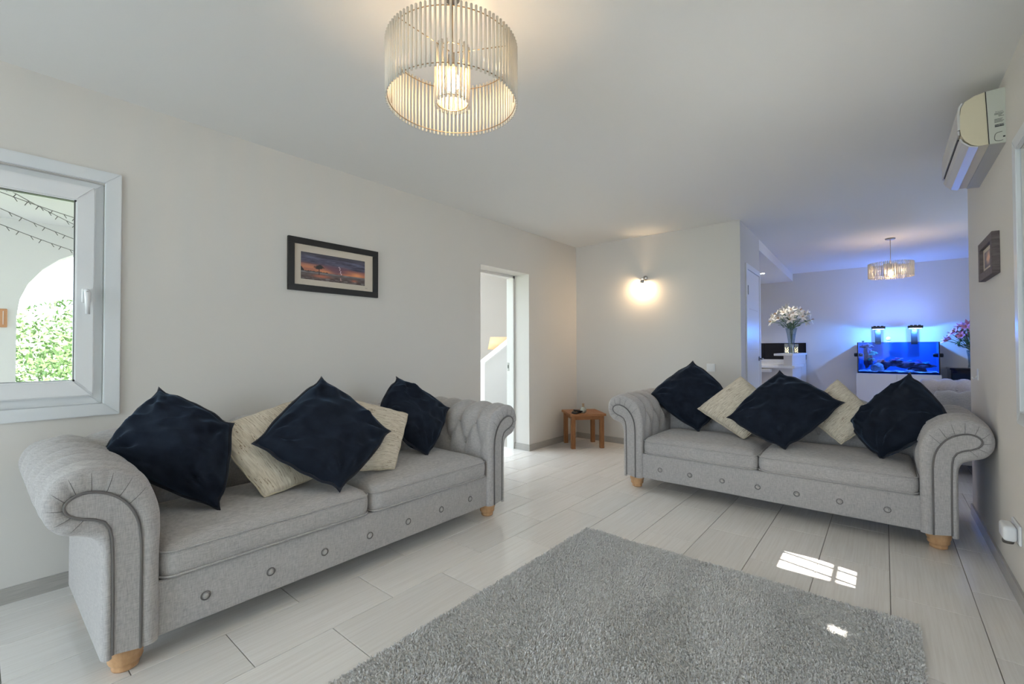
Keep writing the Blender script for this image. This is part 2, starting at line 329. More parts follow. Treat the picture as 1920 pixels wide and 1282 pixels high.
# patio doors in the rear wall: two sliding leaves
pd = struct(boxes('door_1', [(PX0, PX1, YR - 0.12, YR - 0.05, PZ - 0.07, PZ), (PX0, PX0 + 0.07, YR - 0.12, YR - 0.05, 0, PZ), (PX1 - 0.07, PX1, YR - 0.12, YR - 0.05, 0, PZ)], 'trim_white'))
for k in range(2):
    a = PX0 + 0.07 + k * 1.58; b = a + 1.58
    lf = boxes('door_leaf', [(a, a + 0.08, YR - 0.11, YR - 0.06, 0.02, PZ - 0.07), (b - 0.08, b, YR - 0.11, YR - 0.06, 0.02, PZ - 0.07), (a, b, YR - 0.11, YR - 0.06, 0.02, 0.12), (a, b, YR - 0.11, YR - 0.06, PZ - 0.16, PZ - 0.07)], 'trim_white', pd)
    box('pane', (a + 0.08, b - 0.08, YR - 0.088, YR - 0.084, 0.12, PZ - 0.16), 'pane', pd)
# baseboards
def bb(name, bl): return struct(boxes(name, bl, 'baseboard_tile'))
bbh = 0.072; bt = 0.011
bb('baseboard_left', [(XL, XL + bt, YR, DOOR[0], 0, bbh), (XL, XL + bt, DOOR[1], YB, 0, bbh)])
bb('baseboard_reveal', [(-3.33, XL + bt, DOOR[1] - bt, DOOR[1], 0, bbh)])
bb('baseboard_back', [(XL, -1.14, YB - bt, YB, 0, bbh)])
bb('baseboard_right', [(XR - bt, XR, YR, 4.5, 0, bbh)])
bb('baseboard_far', [(-1.0, 2.3, YF - bt, YF, 0, bbh)])

# ------------------------------------------------------------------ windows
def window(name, xin, sgn, y0, y1, z0, z1, shut=False):
    """upvc window in an opening; xin = inner wall face, sgn = +1 if the room is on the +x side"""
    t = bpy.data.objects.new(name, None); C.objects.link(t); t.location = (xin, (y0 + y1) / 2, z0); t['kind'] = 'structure'
    X = lambda a, b: (min(xin + sgn * a, xin + sgn * b), max(xin + sgn * a, xin + sgn * b))
    def ring(nm, a, b, Y0, Y1, Z0, Z1, w, wz, material, bev=0.004):
        # four mitred bars
        x0, x1 = X(a, b); bars = []
        for (P, Q, nx) in (((Y0, Z0), (Y1, Z0), 0), ((Y1, Z0), (Y1, Z1), 1), ((Y1, Z1), (Y0, Z1), 2), ((Y0, Z1), (Y0, Z0), 3)):
            ins = {0: ((Y0 + w, Z0 + wz), (Y1 - w, Z0 + wz)), 1: ((Y1 - w, Z0 + wz), (Y1 - w, Z1 - wz)), 2: ((Y1 - w, Z1 - wz), (Y0 + w, Z1 - wz)), 3: ((Y0 + w, Z1 - wz), (Y0 + w, Z0 + wz))}[nx]
            poly = [P, Q, ins[1], ins[0]]
            V = [(x0, p[0], p[1]) for p in poly] + [(x1, p[0], p[1]) for p in poly]
            Fc = [(3, 2, 1, 0), (4, 5, 6, 7)] + [(i, (i + 1) % 4, 4 + (i + 1) % 4, 4 + i) for i in range(4)]
            bm = bmesh.new(); vv = [bm.verts.new(v) for v in V]
            for f in Fc: bm.faces.new([vv[i] for i in f])
            bmesh.ops.recalc_face_normals(bm, faces=bm.faces)
            bmesh.ops.bevel(bm, geom=list(bm.edges), offset=min(bev, 0.3 * w), segments=2, affect='EDGES')
            bars.append(bm_obj(nm, bm, material, t, False, None, True))
        return bars
    ring('casing', 0.0, 0.018, y0 - 0.063, y1 + 0.063, z0 - 0.056, z1 + 0.062, 0.066, 0.06, 'trim_white', 0.003)
    ring('outer_frame', -0.085, -0.025, y0, y1, z0, z1, 0.055, 0.055, 'trim_white')
    ym = (y0 + y1) / 2
    for k, (a, b) in enumerate(((y0 + 0.036, ym - 0.004), (ym + 0.004, y1 - 0.036))):
        ring('sash', -0.075, -0.004, a, b, z0 + 0.045, z1 - 0.03, 0.074, 0.082, 'gloss_white', 0.006)
        ring('gasket', -0.05, -0.018, a + 0.070, b - 0.070, z0 + 0.122, z1 - 0.107, 0.007, 0.007, 'black_plastic', 0.001)
        x0, x1 = X(-0.040, -0.036)
        box('pane', (x0, x1, a + 0.072, b - 0.072, z0 + 0.124, z1 - 0.109), 'pane', t)
    return t
w1 = window('window_1', XL, 1, *WIN_L)
h_ = box('handle_base', (XL - 0.006, XL + 0.010, 0.350, 0.380, 1.405, 1.475), 'gloss_white', w1, 0.004)
lv = tube('handle_lever', [(XL + 0.008, 0.365, 1.462), (XL + 0.040, 0.365, 1.462), (XL + 0.048, 0.366, 1.452), (XL + 0.046, 0.368, 1.345)], [0.010, 0.011, 0.012, 0.009], 'gloss_white', w1, 10)
tube('handle_lock', [(XL + 0.048, 0.365, 1.455), (XL + 0.056, 0.365, 1.455)], 0.005, 'brushed_metal', lv, 8)
w2 = window('window_2', XR, -1, *WIN_R)
# unseen roof added outside the right window, gap cut to shape the sun patch
pr = thing('sun_mask_roof', 'unseen boarded roof added outside the right wall window to shape the sun patch', 'roof', (1.7, 2.2, 2.6))
for b_ in ((0.76, 1.04, -0.5, 5.5), (1.04, 1.325, -0.5, 2.36), (1.04, 1.325, 2.60, 5.5), (1.345, 1.47, -0.5, 1.85), (1.41, 1.47, 1.85, 1.92), (1.345, 1.47, 1.92, 2.36), (1.345, 1.47, 2.60, 5.5), (1.325, 1.345, -0.5, 5.5), (1.47, 2.6, -0.5, 5.5)): box('mask_board', b_ + (2.60, 2.625), 'render_white', pr)
gb = thing('window_bars', 'thin vertical metal bars outside the right wall window', 'bars', (0.62, 2.2, 0.885))
for k in range(11): tube('bar', [(0.62, 1.56 + k * 0.1145, 0.89), (0.62, 1.56 + k * 0.1145, 2.025)], 0.010, 'stone_dark', gb, 8)
for y in (-0.4, 5.3): box('post', (2.45, 2.55, y, y + 0.1, -1.2, 2.60), 'render_white', pr)
struct(box('ground_right', (0.75, 40, -40, 4.3, -1.4, -0.1), 'ground'))

# ------------------------------------------------------------------ left doorway: frame and strike plate
df = struct(boxes('trim_1', [(-3.43, -3.33, DOOR[1] - 0.028, DOOR[1] + 0.0, 0, DOOR[2]), (-3.43, -3.33, DOOR[0], DOOR[0] + 0.028, 0, DOOR[2]), (-3.43, -3.33, DOOR[0], DOOR[1], DOOR[2] - 0.028, DOOR[2])], 'soft_white'))
boxes('strike_plate', [(-3.418, -3.394, DOOR[1] - 0.032, DOOR[1] - 0.028, 0.905, 1.0)], 'brushed_metal', df)
box('strike_hole', (-3.412, -3.400, DOOR[1] - 0.0335, DOOR[1] - 0.031, 0.935, 0.975), 'dark_slot', df)

# ------------------------------------------------------------------ sofas
PROF = [(.0, .095), (.0, .25), (.0, .40), (-.003, .52), (.005, .60), (.04, .69), (.11, .745), (.20, .765), (.27, .74), (.303, .68), (.30, .61), (.265, .56), (.215, .54), (.18, .52), (.163, .48), (.16, .40), (.16, .25), (.16, .095)]
LOOP = [(.055, .095), (.055, .25), (.055, .40), (.057, .50), (.068, .565), (.098, .625), (.14, .665), (.195, .685), (.237, .675), (.255, .65), (.245, .622), (.215, .602), (.18, .59), (.148, .565), (.135, .51), (.132, .40), (.131, .25), (.131, .095)]
def sofa(name, label, loc, rotz, W, ncush, a_back=0.2, res=0.0125, group='grey chesterfield sofas', D=0.95):
    t = thing(name, label, 'sofa', loc, rotz, group)
    UE = 0.303; Wi = W - 2 * UE; hw = Wi / 2; Din = D - UE
    prof = [(p[0], p[1]) for p in catmull([(u, z, 0) for u, z in PROF], 10)]
    P = np.array(prof); seg = np.hypot(*np.diff(P, axis=0).T); S = np.concatenate([[0], np.cumsum(seg)])
    sA = S[np.argmin(np.abs(P[:60, 1] - 0.50))]; sB = S[np.argmin(np.hypot(P[:, 0] - 0.02, P[:, 1] - 0.655))]; sE = S[np.argmin(np.hypot(P[:, 0] - 0.295, P[:, 1] - 0.60))]
    n_s = 96; ss = np.concatenate([np.linspace(0, sA - 0.12, 4, endpoint=False), np.linspace(sA - 0.12, sE, int((sE - sA + 0.12) / res), endpoint=False), np.linspace(sE, S[-1], 44)])
    U = np.interp(ss, S, P[:, 0]); Zz = np.interp(ss, S, P[:, 1]); dU = np.gradient(U, ss); dZ = np.gradient(Zz, ss); ln = np.hypot(dU, dZ); NU, NZ = -dZ / ln, dU / ln
    def tuft(s, tt, a):
        d_ = lambda x: np.abs((x + a / 2) % a - a / 2)
        f = np.clip((s - sA) / (sB - sA), 0, 1)
        d1 = d_(tt - 0.5 * a * (1 - f)); d2 = d_(tt + 0.5 * a * (1 - f))
        dist = np.minimum(d1, d2)
        up = np.clip(1 - (s - sB) / (sE - sB), 0, 1); dn = np.clip(1 - (sA - s) / 0.12, 0, 1)
        amp = np.where(s > sB, 0.85 + 0.15 * up, np.where(s < sA, dn, 1.0)); amp = amp * np.clip((sE + 0.02 - s) / 0.08, 0, 1) 
        puff = 0.024 * (1 - np.exp(-(dist / (0.24 * a)) ** 2)) - 0.010 * np.exp(-(dist / 0.008) ** 2)
        rb = np.hypot(s - sB, d_(tt)); ra = np.hypot(s - sA, d_(tt - a / 2))
        return amp * (puff - 0.010) - 0.013 * np.exp(-(rb / 0.018) ** 2) - 0.013 * np.exp(-(ra / 0.018) ** 2)
    def sweep(nm, tfun, pos, nt, a, fade):
        ns = len(ss); V = np.zeros((ns, nt, 3))
        for i in range(ns):
            t0, t1 = tfun(U[i]); tt = np.linspace(t0, t1, nt)
            dsp = tuft(np.full(nt, ss[i]), tt, a) * fade(tt) * np.clip((t1 - tt) / .07, 0, 1) * (np.clip((tt - t0) / .07, 0, 1) if nm == 'backrest' else 1)
            u = U[i] + NU[i] * dsp; z = Zz[i] + NZ[i] * dsp
            V[i] = np.stack(pos(u, tt, z), -1)
        Fc = [(i * nt + j, i * nt + j + 1, (i + 1) * nt + j + 1, (i + 1) * nt + j) for i in range(ns - 1) for j in range(nt - 1)]
        return V.reshape(-1, 3), Fc
    # back
    nt = int(2 * (hw + .2) / res)
    V, Fc = sweep('backrest', lambda u: (-(hw + u), hw + u), lambda u, tt, z: (tt, Din + u, z), nt, a_back, lambda tt: np.ones_like(tt))
    back = mk('backrest', V, [f[::-1] for f in Fc], 'linen', t, True)
    a_arm = 0.16; T0 = 0.014
    btn = None
    def button(parent, p, nrm, r=0.011):
        nonlocal btn
        if btn is None:
            V_, F_ = lathe_geo([(r, -0.004), (r, 0.001), (r * .75, 0.0045), (r * .3, 0.006), (0.0001, 0.006)], 10)
            btn = bpy.data.meshes.new('button'); btn.from_pydata(V_, [], F_); btn.materials.append(MAT['linen_button']); btn.polygons.foreach_set('use_smooth', [True] * len(btn.polygons))
        o = bpy.data.objects.new('button', btn); C.objects.link(o); o.parent = parent; o.location = p
        if r > 0.012:
            Vr, Fr = tube_geo([(p[0] + 0.0165 * math.cos(q * PI / 8), p[1] + 0.0025, p[2] + 0.0165 * math.sin(q * PI / 8)) for q in range(16)], 0.0028, 5, True); mk('button_ring', Vr, Fr, 'linen_piping', parent, True)  # darker ring round the button
        o.rotation_mode = 'QUATERNION'; o.rotation_quaternion = Vector(nrm).to_track_quat('Z', 'Y')
    iA = np.argmin(np.abs(ss - sA)); iB = np.argmin(np.abs(ss - sB))
    nb = int(hw / a_back + 0.001)
    for k in range(-nb, nb + 1):
        button(back, (k * a_back, Din + U[iB] - NU[iB] * -0.018, Zz[iB] + NZ[iB] * -0.018), (0, NU[iB], NZ[iB]))
    for k in range(-nb - 1, nb + 1):
        x = (k + 0.5) * a_back
        if abs(x) < hw - 0.03: button(back, (x, Din + U[iA] + NU[iA] * -0.018, Zz[iA] + NZ[iA] * -0.018), (0, NU[iA], NZ[iA]))
    for sg in (-1, 1):
        fade = lambda tt: np.clip((tt - 0.05) / 0.06, 0, 1)
        V, Fc = sweep('arm', lambda u: (T0, Din + u), lambda u, tt, z: (sg * (hw + u), tt, z), int((Din + .1) / res), a_arm, fade)
        V = [tuple(v) for v in V]; ns = len(ss); ntt = int((Din + .1) / res)
        # padded front: rings from the profile inwards to the scroll panel, with radial pleats round the roll
        LP = catmull([(u, z, 0) for u, z in LOOP], 10); lp = np.array([(p[0], p[1]) for p in LP])
        LU = np.interp(ss, S, lp[:, 0]); LZ = np.interp(ss, S, lp[:, 1])
        prev = [i * ntt for i in range(ns)]; F2 = []
        for (fr, yy) in ((0.12, 0.004), (0.35, -0.005), (0.65, -0.007), (0.9, -0.002), (1.0, 0.004)):
            cur = []
            for i in range(ns):
                q = (ss[i] - sB) / (sE + .06 - sB)
                pl = 0.0
                if -0.1 < q < 1.15: pl = 0.006 * math.exp(-(((q * 8) % 1 - 0.5) / 0.09) ** 2) * (1 - abs(fr - 0.45))
                cur.append(len(V)); V.append((sg * (hw + U[i] + (LU[i] - U[i]) * fr), yy + pl, Zz[i] + (LZ[i] - Zz[i]) * fr))
            for i in range(ns - 1): F2.append((prev[i], prev[i + 1], cur[i + 1], cur[i]))
            prev = cur
        allF = Fc + F2
        # close the outer bottom
        if sg > 0: allF = [f for f in allF]
        arm = mk('arm', V, allF, 'linen', t, True)
        bm = bmesh.new(); bm.from_mesh(arm.data); bmesh.ops.recalc_face_normals(bm, faces=bm.faces); bm.to_mesh(arm.data); bm.free(); arm.data.polygons.foreach_set('use_smooth', [True] * len(arm.data.polygons))
        loop3 = [(sg * (hw + u), 0.003, z) for u, z in zip(LU, LZ)]
        # scroll panel: strip between matching sides of the loop
        n_ = len(loop3); h2 = n_ // 2; VV = []; FF = []
        bmp = bmesh.new(); vv = [bmp.verts.new((p[0], -0.003, p[2])) for p in loop3[::2]] ; f = bmp.faces.new(vv)
        bmesh.ops.triangulate(bmp, faces=[f]); bmesh.ops.recalc_face_normals(bmp, faces=bmp.faces)
        bm_obj('arm_panel', bmp, 'linen', arm)
        Vp, Fp = tube_geo([(p[0], -0.003, p[2]) for p in loop3[::2]], 0.0048, 6)
        mk('piping', Vp, Fp, 'linen_piping', arm, True)
        for q in range(9):       # stitched pleats fanning round the scroll
            i = int(np.argmin(np.abs(ss - (sB + 0.02 + (sE + 0.05 - sB) * q / 8))))
            Vq, Fq = tube_geo([(sg * (hw + U[i] + (LU[i] - U[i]) * fr), yy, Zz[i] + (LZ[i] - Zz[i]) * fr) for fr, yy in ((0.97, 0.002), (0.9, -0.002), (0.65, -0.0068), (0.35, -0.0048), (0.14, 0.004))], [0.0009, 0.0011, 0.0011, 0.0009, 0.0005], 5)
            mk('pleat', Vq, Fq, 'linen_piping', arm, True)
        for k in range(0, 4):
            tt = k * a_arm
            if tt > 0.1 and tt < Din - 0.05: button(arm, (sg * (hw + U[iB] - NU[iB] * 0.018), tt, Zz[iB] - NZ[iB] * 0.018), (sg * NU[iB], 0, NZ[iB]))
            tt = (k + .5) * a_arm
            if tt > 0.1 and tt < Din - 0.05: button(arm, (sg * (hw + U[iA] - NU[iA] * 0.018), tt, Zz[iA] - NZ[iA] * 0.018), (sg * NU[iA], 0, NZ[iA]))
    # front rail with buttons, bottom deck
    rail = box('front_rail', (-hw - 0.01, hw + 0.01, 0.022, 0.07, 0.095, 0.30), 'linen', t, 0.012, 3, world=False, smooth=True)
    for k in range(7): button(rail, (-hw + Wi * (k + 0.62) / 7.25, 0.0195, 0.185), (0, -1, 0), 0.016)
    box('deck', (-hw - 0.14, hw + 0.14, 0.06, D - 0.15, 0.098, 0.285), 'linen', t, 0.0, world=False)
    # seat cushions
    cwid = Wi / ncush
    for k in range(ncush):
        x0 = -hw + k * cwid + 0.003; x1 = x0 + cwid - 0.006; y0, y1, z0, z1 = 0.004, Din - 0.01, 0.292, 0.425; r = 0.045
        me, pl = cushion_mesh(x1 - x0, y1 - y0, z1 - z0, r)
        c = link('seat_cushion', me, 'linen', t, True, loc=((x0 + x1) / 2, (y0 + y1) / 2, (z0 + z1) / 2))
        for zz in ((z1 - z0) / 2 - 0.022, -(z1 - z0) / 2 + 0.018):
            V, Fc = tube_geo([(p[0], p[1], zz) for p in pl], 0.0042, 6, True); mk('piping', V, Fc, 'linen', c, True)
    for sx in (-1, 1):
        for y in (0.09, D - 0.2):
            V, Fc = lathe_geo([(0.034, 0.0), (0.040, 0.004), (0.042, 0.014), (0.038, 0.020), (0.048, 0.028), (0.052, 0.038), (0.049, 0.046), (0.054, 0.056), (0.058, 0.072), (0.055, 0.086), (0.048, 0.1)], 24)
            mk('foot', V, Fc, 'beech', t, True, loc=(sx * (hw + 0.08), y, 0))
    return t
cm_cache = {}
def cushion_mesh(w, d, h, r):
    k = (round(w, 3), round(d, 3), round(h, 3))
    if k in cm_cache: return cm_cache[k]
    nx, ny, nz = 36, 26, 8; bm = bmesh.new(); grid = {}
    def pt(i, j, l):
        if (i, j, l) in grid: return grid[(i, j, l)]
        p = Vector(((i / nx - .5) * w, (j / ny - .5) * d, (l / nz - .5) * h))
        rx = 0.055; inner = Vector((max(-w / 2 + rx, min(w / 2 - rx, p.x)), max(-d / 2 + rx, min(d / 2 - rx, p.y)), 0)); o = Vector((p.x, p.y, 0)) - inner
        if o.length > 1e-6:   # rounded plan corners
            mxo = max(abs(o.x), abs(o.y)); o = o * (mxo / o.length); p.x, p.y = inner.x + o.x, inner.y + o.y
        # edge roll
        ex = min(w / 2 - abs(p.x), d / 2 - abs(p.y)); zf = p.z / (h / 2)
        bul = 0.012 * (1 - zf * zf)
        if ex < r: q = 1 - max(ex, 0) / r; p.z -= (0.026 if p.z > 0 else -0.012) * q * q * (abs(zf) ** 3)
        if i in (0, nx): p.x += (1 if i else -1) * (bul - .010)
        if j in (0, ny): p.y += (1 if j else -1) * (bul - .010)
        if p.z > 0: p.z += 0.032 * max(0, 1 - (2 * p.x / w) ** 4) * max(0, 1 - (2 * p.y / d) ** 4) * (zf if zf > 0 else 0) + 0.004 * noise.noise((p.x * 5 + 3, p.y * 5, 1.3)) * (1 if l == nz else 0)
        v = bm.verts.new(p); grid[(i, j, l)] = v; return v
    for i in range(nx):
        for j in range(ny):
            for l in (0, nz): bm.faces.new([pt(i, j, l), pt(i + 1, j, l), pt(i + 1, j + 1, l), pt(i, j + 1, l)])
    for l in range(nz):
        for i in range(nx):
            for j in (0, ny): bm.faces.new([pt(i, j, l), pt(i + 1, j, l), pt(i + 1, j, l + 1), pt(i, j, l + 1)])
        for j in range(ny):
            for i in (0, nx): bm.faces.new([pt(i, j, l), pt(i, j + 1, l), pt(i, j + 1, l + 1), pt(i, j, l + 1)])
    bmesh.ops.recalc_face_normals(bm, faces=bm.faces)
    me = bpy.data.meshes.new('seat_cushion'); bm.to_mesh(me); bm.free()
    pl = []; rr = 0.05
    for (cx_, cy_, a0) in ((w / 2 - rr, d / 2 - rr, 0), (-w / 2 + rr, d / 2 - rr, 90), (-w / 2 + rr, -d / 2 + rr, 180), (w / 2 - rr, -d / 2 + rr, 270)):
        for s in range(7): a = math.radians(a0 + 15 * s); pl.append((cx_ + (rr - 0.002) * math.cos(a), cy_ + (rr - 0.002) * math.sin(a)))
    cm_cache[k] = (me, pl); return me, pl
sofa('sofa', 'large grey linen chesterfield sofa along the left wall under the framed sunset picture', (-2.072, 1.348, 0), PI / 2, 2.40, 2)
sofa('sofa', 'grey linen chesterfield sofa facing the room with its right arm against the wall', (-0.697, 3.53, 0), 0.0, 2.305, 2)
sofa('sofa', 'grey tufted sofa in the dining area, seen end on beyond the right wall', (0.36, 6.8, 0), -PI / 2, 2.31, 2, res=0.025)

# ------------------------------------------------------------------ scatter cushions
def pillow(label, cs, thick, kind, group, seed, pinch=0.05, flip=False):
    wr = 1.5 if kind == 'navy' else 0.3; pinch = 0.045 if kind == 'navy' else 0.0
    """cs: four seam corners (top, right, bottom, left) in the room; a stuffed cover with wrinkles"""
    c = [Vector(p) for p in cs]; ctr = sum(c, Vector()) / 4
    nrm = (c[1] - c[3]).cross(c[0] - c[2]).normalized()
    t = thing('scatter_cushion', label, 'cushion', tuple(ctr), 0, group)
    n = 40; rnd = random.Random(seed); V = []; UV = []
    ks = [rnd.uniform(.5, 1.5) for _ in range(8)]
    def inset(f, k0, k1):       # seam line: full in the middle, drawn in beside the corners, with the corner left as an ear
        k_ = k0 if f < 0 else k1; g = abs(f)
        return pinch * (k_ * math.exp(-((g - .76) / .17) ** 2) - 0.75 * (1 - g * g))
    def P(u, v, side):
        iu = inset(v, ks[0], ks[1]) if u > 0 else inset(v, ks[2], ks[3]); iv = inset(u, ks[4], ks[5]) if v > 0 else inset(u, ks[6], ks[7])
        u2 = u * (1 - iu * u * u); v2 = v * (1 - iv * v * v)
        a, b = (u2 + 1) / 2, (v2 + 1) / 2
        p = c[0] * (1 - a) * (1 - b) + c[1] * a * (1 - b) + c[2] * a * b + c[3] * (1 - a) * b
        e = max(0.0, (1 - u * u)) * max(0.0, (1 - v * v)); h = thick * (e ** 0.36) * (1 + .12 * v)
        w = 0
        for k, (su, sv) in enumerate(((-1, -1), (1, -1), (1, 1), (-1, 1))):   # folds running out of the corners
            du, dv = u - su, v - sv; r = math.hypot(du, dv); an = math.atan2(dv, du) + .25 * noise.noise((u * 2, v * 2, seed + k))
            w += wr * 0.010 * math.sin(an * (8 + 2 * k) + seed + k) * math.exp(-((r - 0.5) / 0.38) ** 2)
        rid = 1 - abs(noise.noise((u * 1.5 + seed * 2.3, v * 2.6 + u, side * 3.0))) * 2
        w += wr * (0.016 * noise.noise((u * 1.6 + seed * 3.1, v * 1.6, side * 2.0)) + 0.008 * noise.noise((u * 4 + seed, v * 4, side * 5.0)) + 0.010 * max(0, rid) ** 4)
        h += w * min(1.0, e * 4)
        q = p + nrm * (h * side)
        if q.z < 0.462: q = q + Vector((nrm.x, nrm.y, 0)) * ((0.462 - q.z) * .5); q.z = 0.462 + (q.z - .462) * .15
        return q - ctr
    Fc = []
    for side in (1, -1):
        b0 = len(V)
        for i in range(n + 1):
            for j in range(n + 1):
                u, v = -1 + 2 * i / n, -1 + 2 * j / n
                u, v = math.sin(u * PI / 2) * .35 + u * .65, math.sin(v * PI / 2) * .35 + v * .65
                V.append(P(u, v, side)); UV.append(((u + 1) / 2, (v + 1) / 2) if not flip else ((v + 1) / 2, (u + 1) / 2))
        for i in range(n):
            for j in range(n):
                f = (b0 + i * (n + 1) + j, b0 + (i + 1) * (n + 1) + j, b0 + (i + 1) * (n + 1) + j + 1, b0 + i * (n + 1) + j + 1)
                Fc.append(f if side < 0 else f[::-1])
    o = mk('cover', V, Fc, 'navy_velvet' if kind == 'navy' else 'cream_weave', t, True)
    uvl = o.data.uv_layers.new(name='UVMap'); uv = np.array([UV[l.vertex_index] for l in o.data.loops]).ravel(); uvl.data.foreach_set('uv', uv)
    per = []
    m_ = 20
    for k in range(4 * m_):
        q, s = divmod(k, m_); f = -1 + 2 * s / m_
        u, v = ((f, -1), (1, f), (-f, 1), (-1, -f))[q]
        per.append(P(u, v, 1) + nrm * 0.004 * math.sin(k * 1.3 + seed))
    if kind == 'navy':       # flat flange round the seam
        Vf, Ff = [], []
        ctr0 = Vector((0, 0, 0))
        for k, p in enumerate(per):
            d = (p - ctr0).normalized(); cor = 1.0 + 0.7 * (k % m_ == 0)
            for (dd, hh) in ((-0.004, 0.004), (0.012 * cor, 0.002), (0.012 * cor, -0.002), (-0.004, -0.004)): Vf.append(p + d * dd + nrm * hh)
        N = len(per)
        for k in range(N):
            k2 = (k + 1) % N
            for s in range(4): s2 = (s + 1) % 4; Ff.append((k * 4 + s, k2 * 4 + s, k2 * 4 + s2, k * 4 + s2))
        mk('flange', Vf, Ff, 'navy_piping', t, True)
    else:
        Vf, Ff = tube_geo(per, 0.0045, 6, True); mk('piping', Vf, Ff, 'cream_piping', t, True)
    return t
G1, G2 = 'navy velvet cushions', 'cream woven cushions'
pillow('navy velvet cushion leaning in the left corner of the sofa under the window', [(-2.713, 0.585, 0.97), (-2.47, 0.812, 0.797), (-2.281, 0.709, 0.452), (-2.644, 0.362, 0.705)], 0.105, 'navy', G1, 1, 0.02)
pillow('cream woven cushion between the two left navy cushions on the left wall sofa', [(-2.631, 1.188, 0.866), (-2.341, 1.372, 0.52), (-2.289, 0.902, 0.458), (-2.552, 0.748, 0.771)], 0.06, 'cream', G2, 2, 0.04, True)
pillow('cream woven cushion mostly behind the central navy cushion of the left wall sofa', [(-2.52, 1.475, 0.86), (-2.43, 1.845, 0.735), (-2.235, 1.60, 0.458), (-2.30, 1.23, 0.51)], 0.055, 'cream', G2, 3, 0.04, True)
pillow('navy velvet cushion set as a diamond in the middle of the left wall sofa', [(-2.58, 1.332, 0.995), (-2.268, 1.585, 0.680), (-2.118, 1.187, 0.462), (-2.354, 0.882, 0.710)], 0.075, 'navy', G1, 4, 0.04)
pillow('navy velvet cushion against the right arm of the left wall sofa', [(-2.672, 1.935, 0.958), (-2.492, 2.262, 0.728), (-2.363, 1.953, 0.440), (-2.575, 1.712, 0.74)], 0.09, 'navy', G1, 5, 0.03)
pillow('navy velvet cushion at the left end of the facing sofa, below the light switch', [(-1.35, 4.22, 1.038), (-1.04, 4.149, 0.784), (-1.228, 3.974, 0.453), (-1.691, 4.035, 0.733)], 0.09, 'navy', G1, 6, 0.03)
pillow('cream woven cushion second from the left on the facing sofa', [(-0.934, 4.149, 0.925), (-0.628, 4.008, 0.70), (-0.849, 3.856, 0.456), (-1.235, 3.976, 0.648)], 0.065, 'cream', G2, 7, 0.04)
pillow('navy velvet cushion with a pointed ear in the middle of the facing sofa', [(-0.634, 4.07, 0.978), (-0.234, 3.935, 0.776), (-0.547, 3.69, 0.453), (-0.947, 3.80, 0.626)], 0.095, 'navy', G1, 8, 0.05)
pillow('cream woven cushion between the two right navy cushions of the facing sofa', [(-0.275, 4.191, 0.924), (-0.027, 4.017, 0.679), (-0.239, 3.899, 0.493), (-0.491, 4.034, 0.68)], 0.06, 'cream', G2, 9, 0.04)
pillow('large navy velvet cushion against the right arm of the facing sofa', [(0.129, 4.032, 0.99), (0.305, 3.771, 0.735), (-0.023, 3.759, 0.449), (-0.197, 3.974, 0.637)], 0.10, 'navy', G1, 10, 0.02)

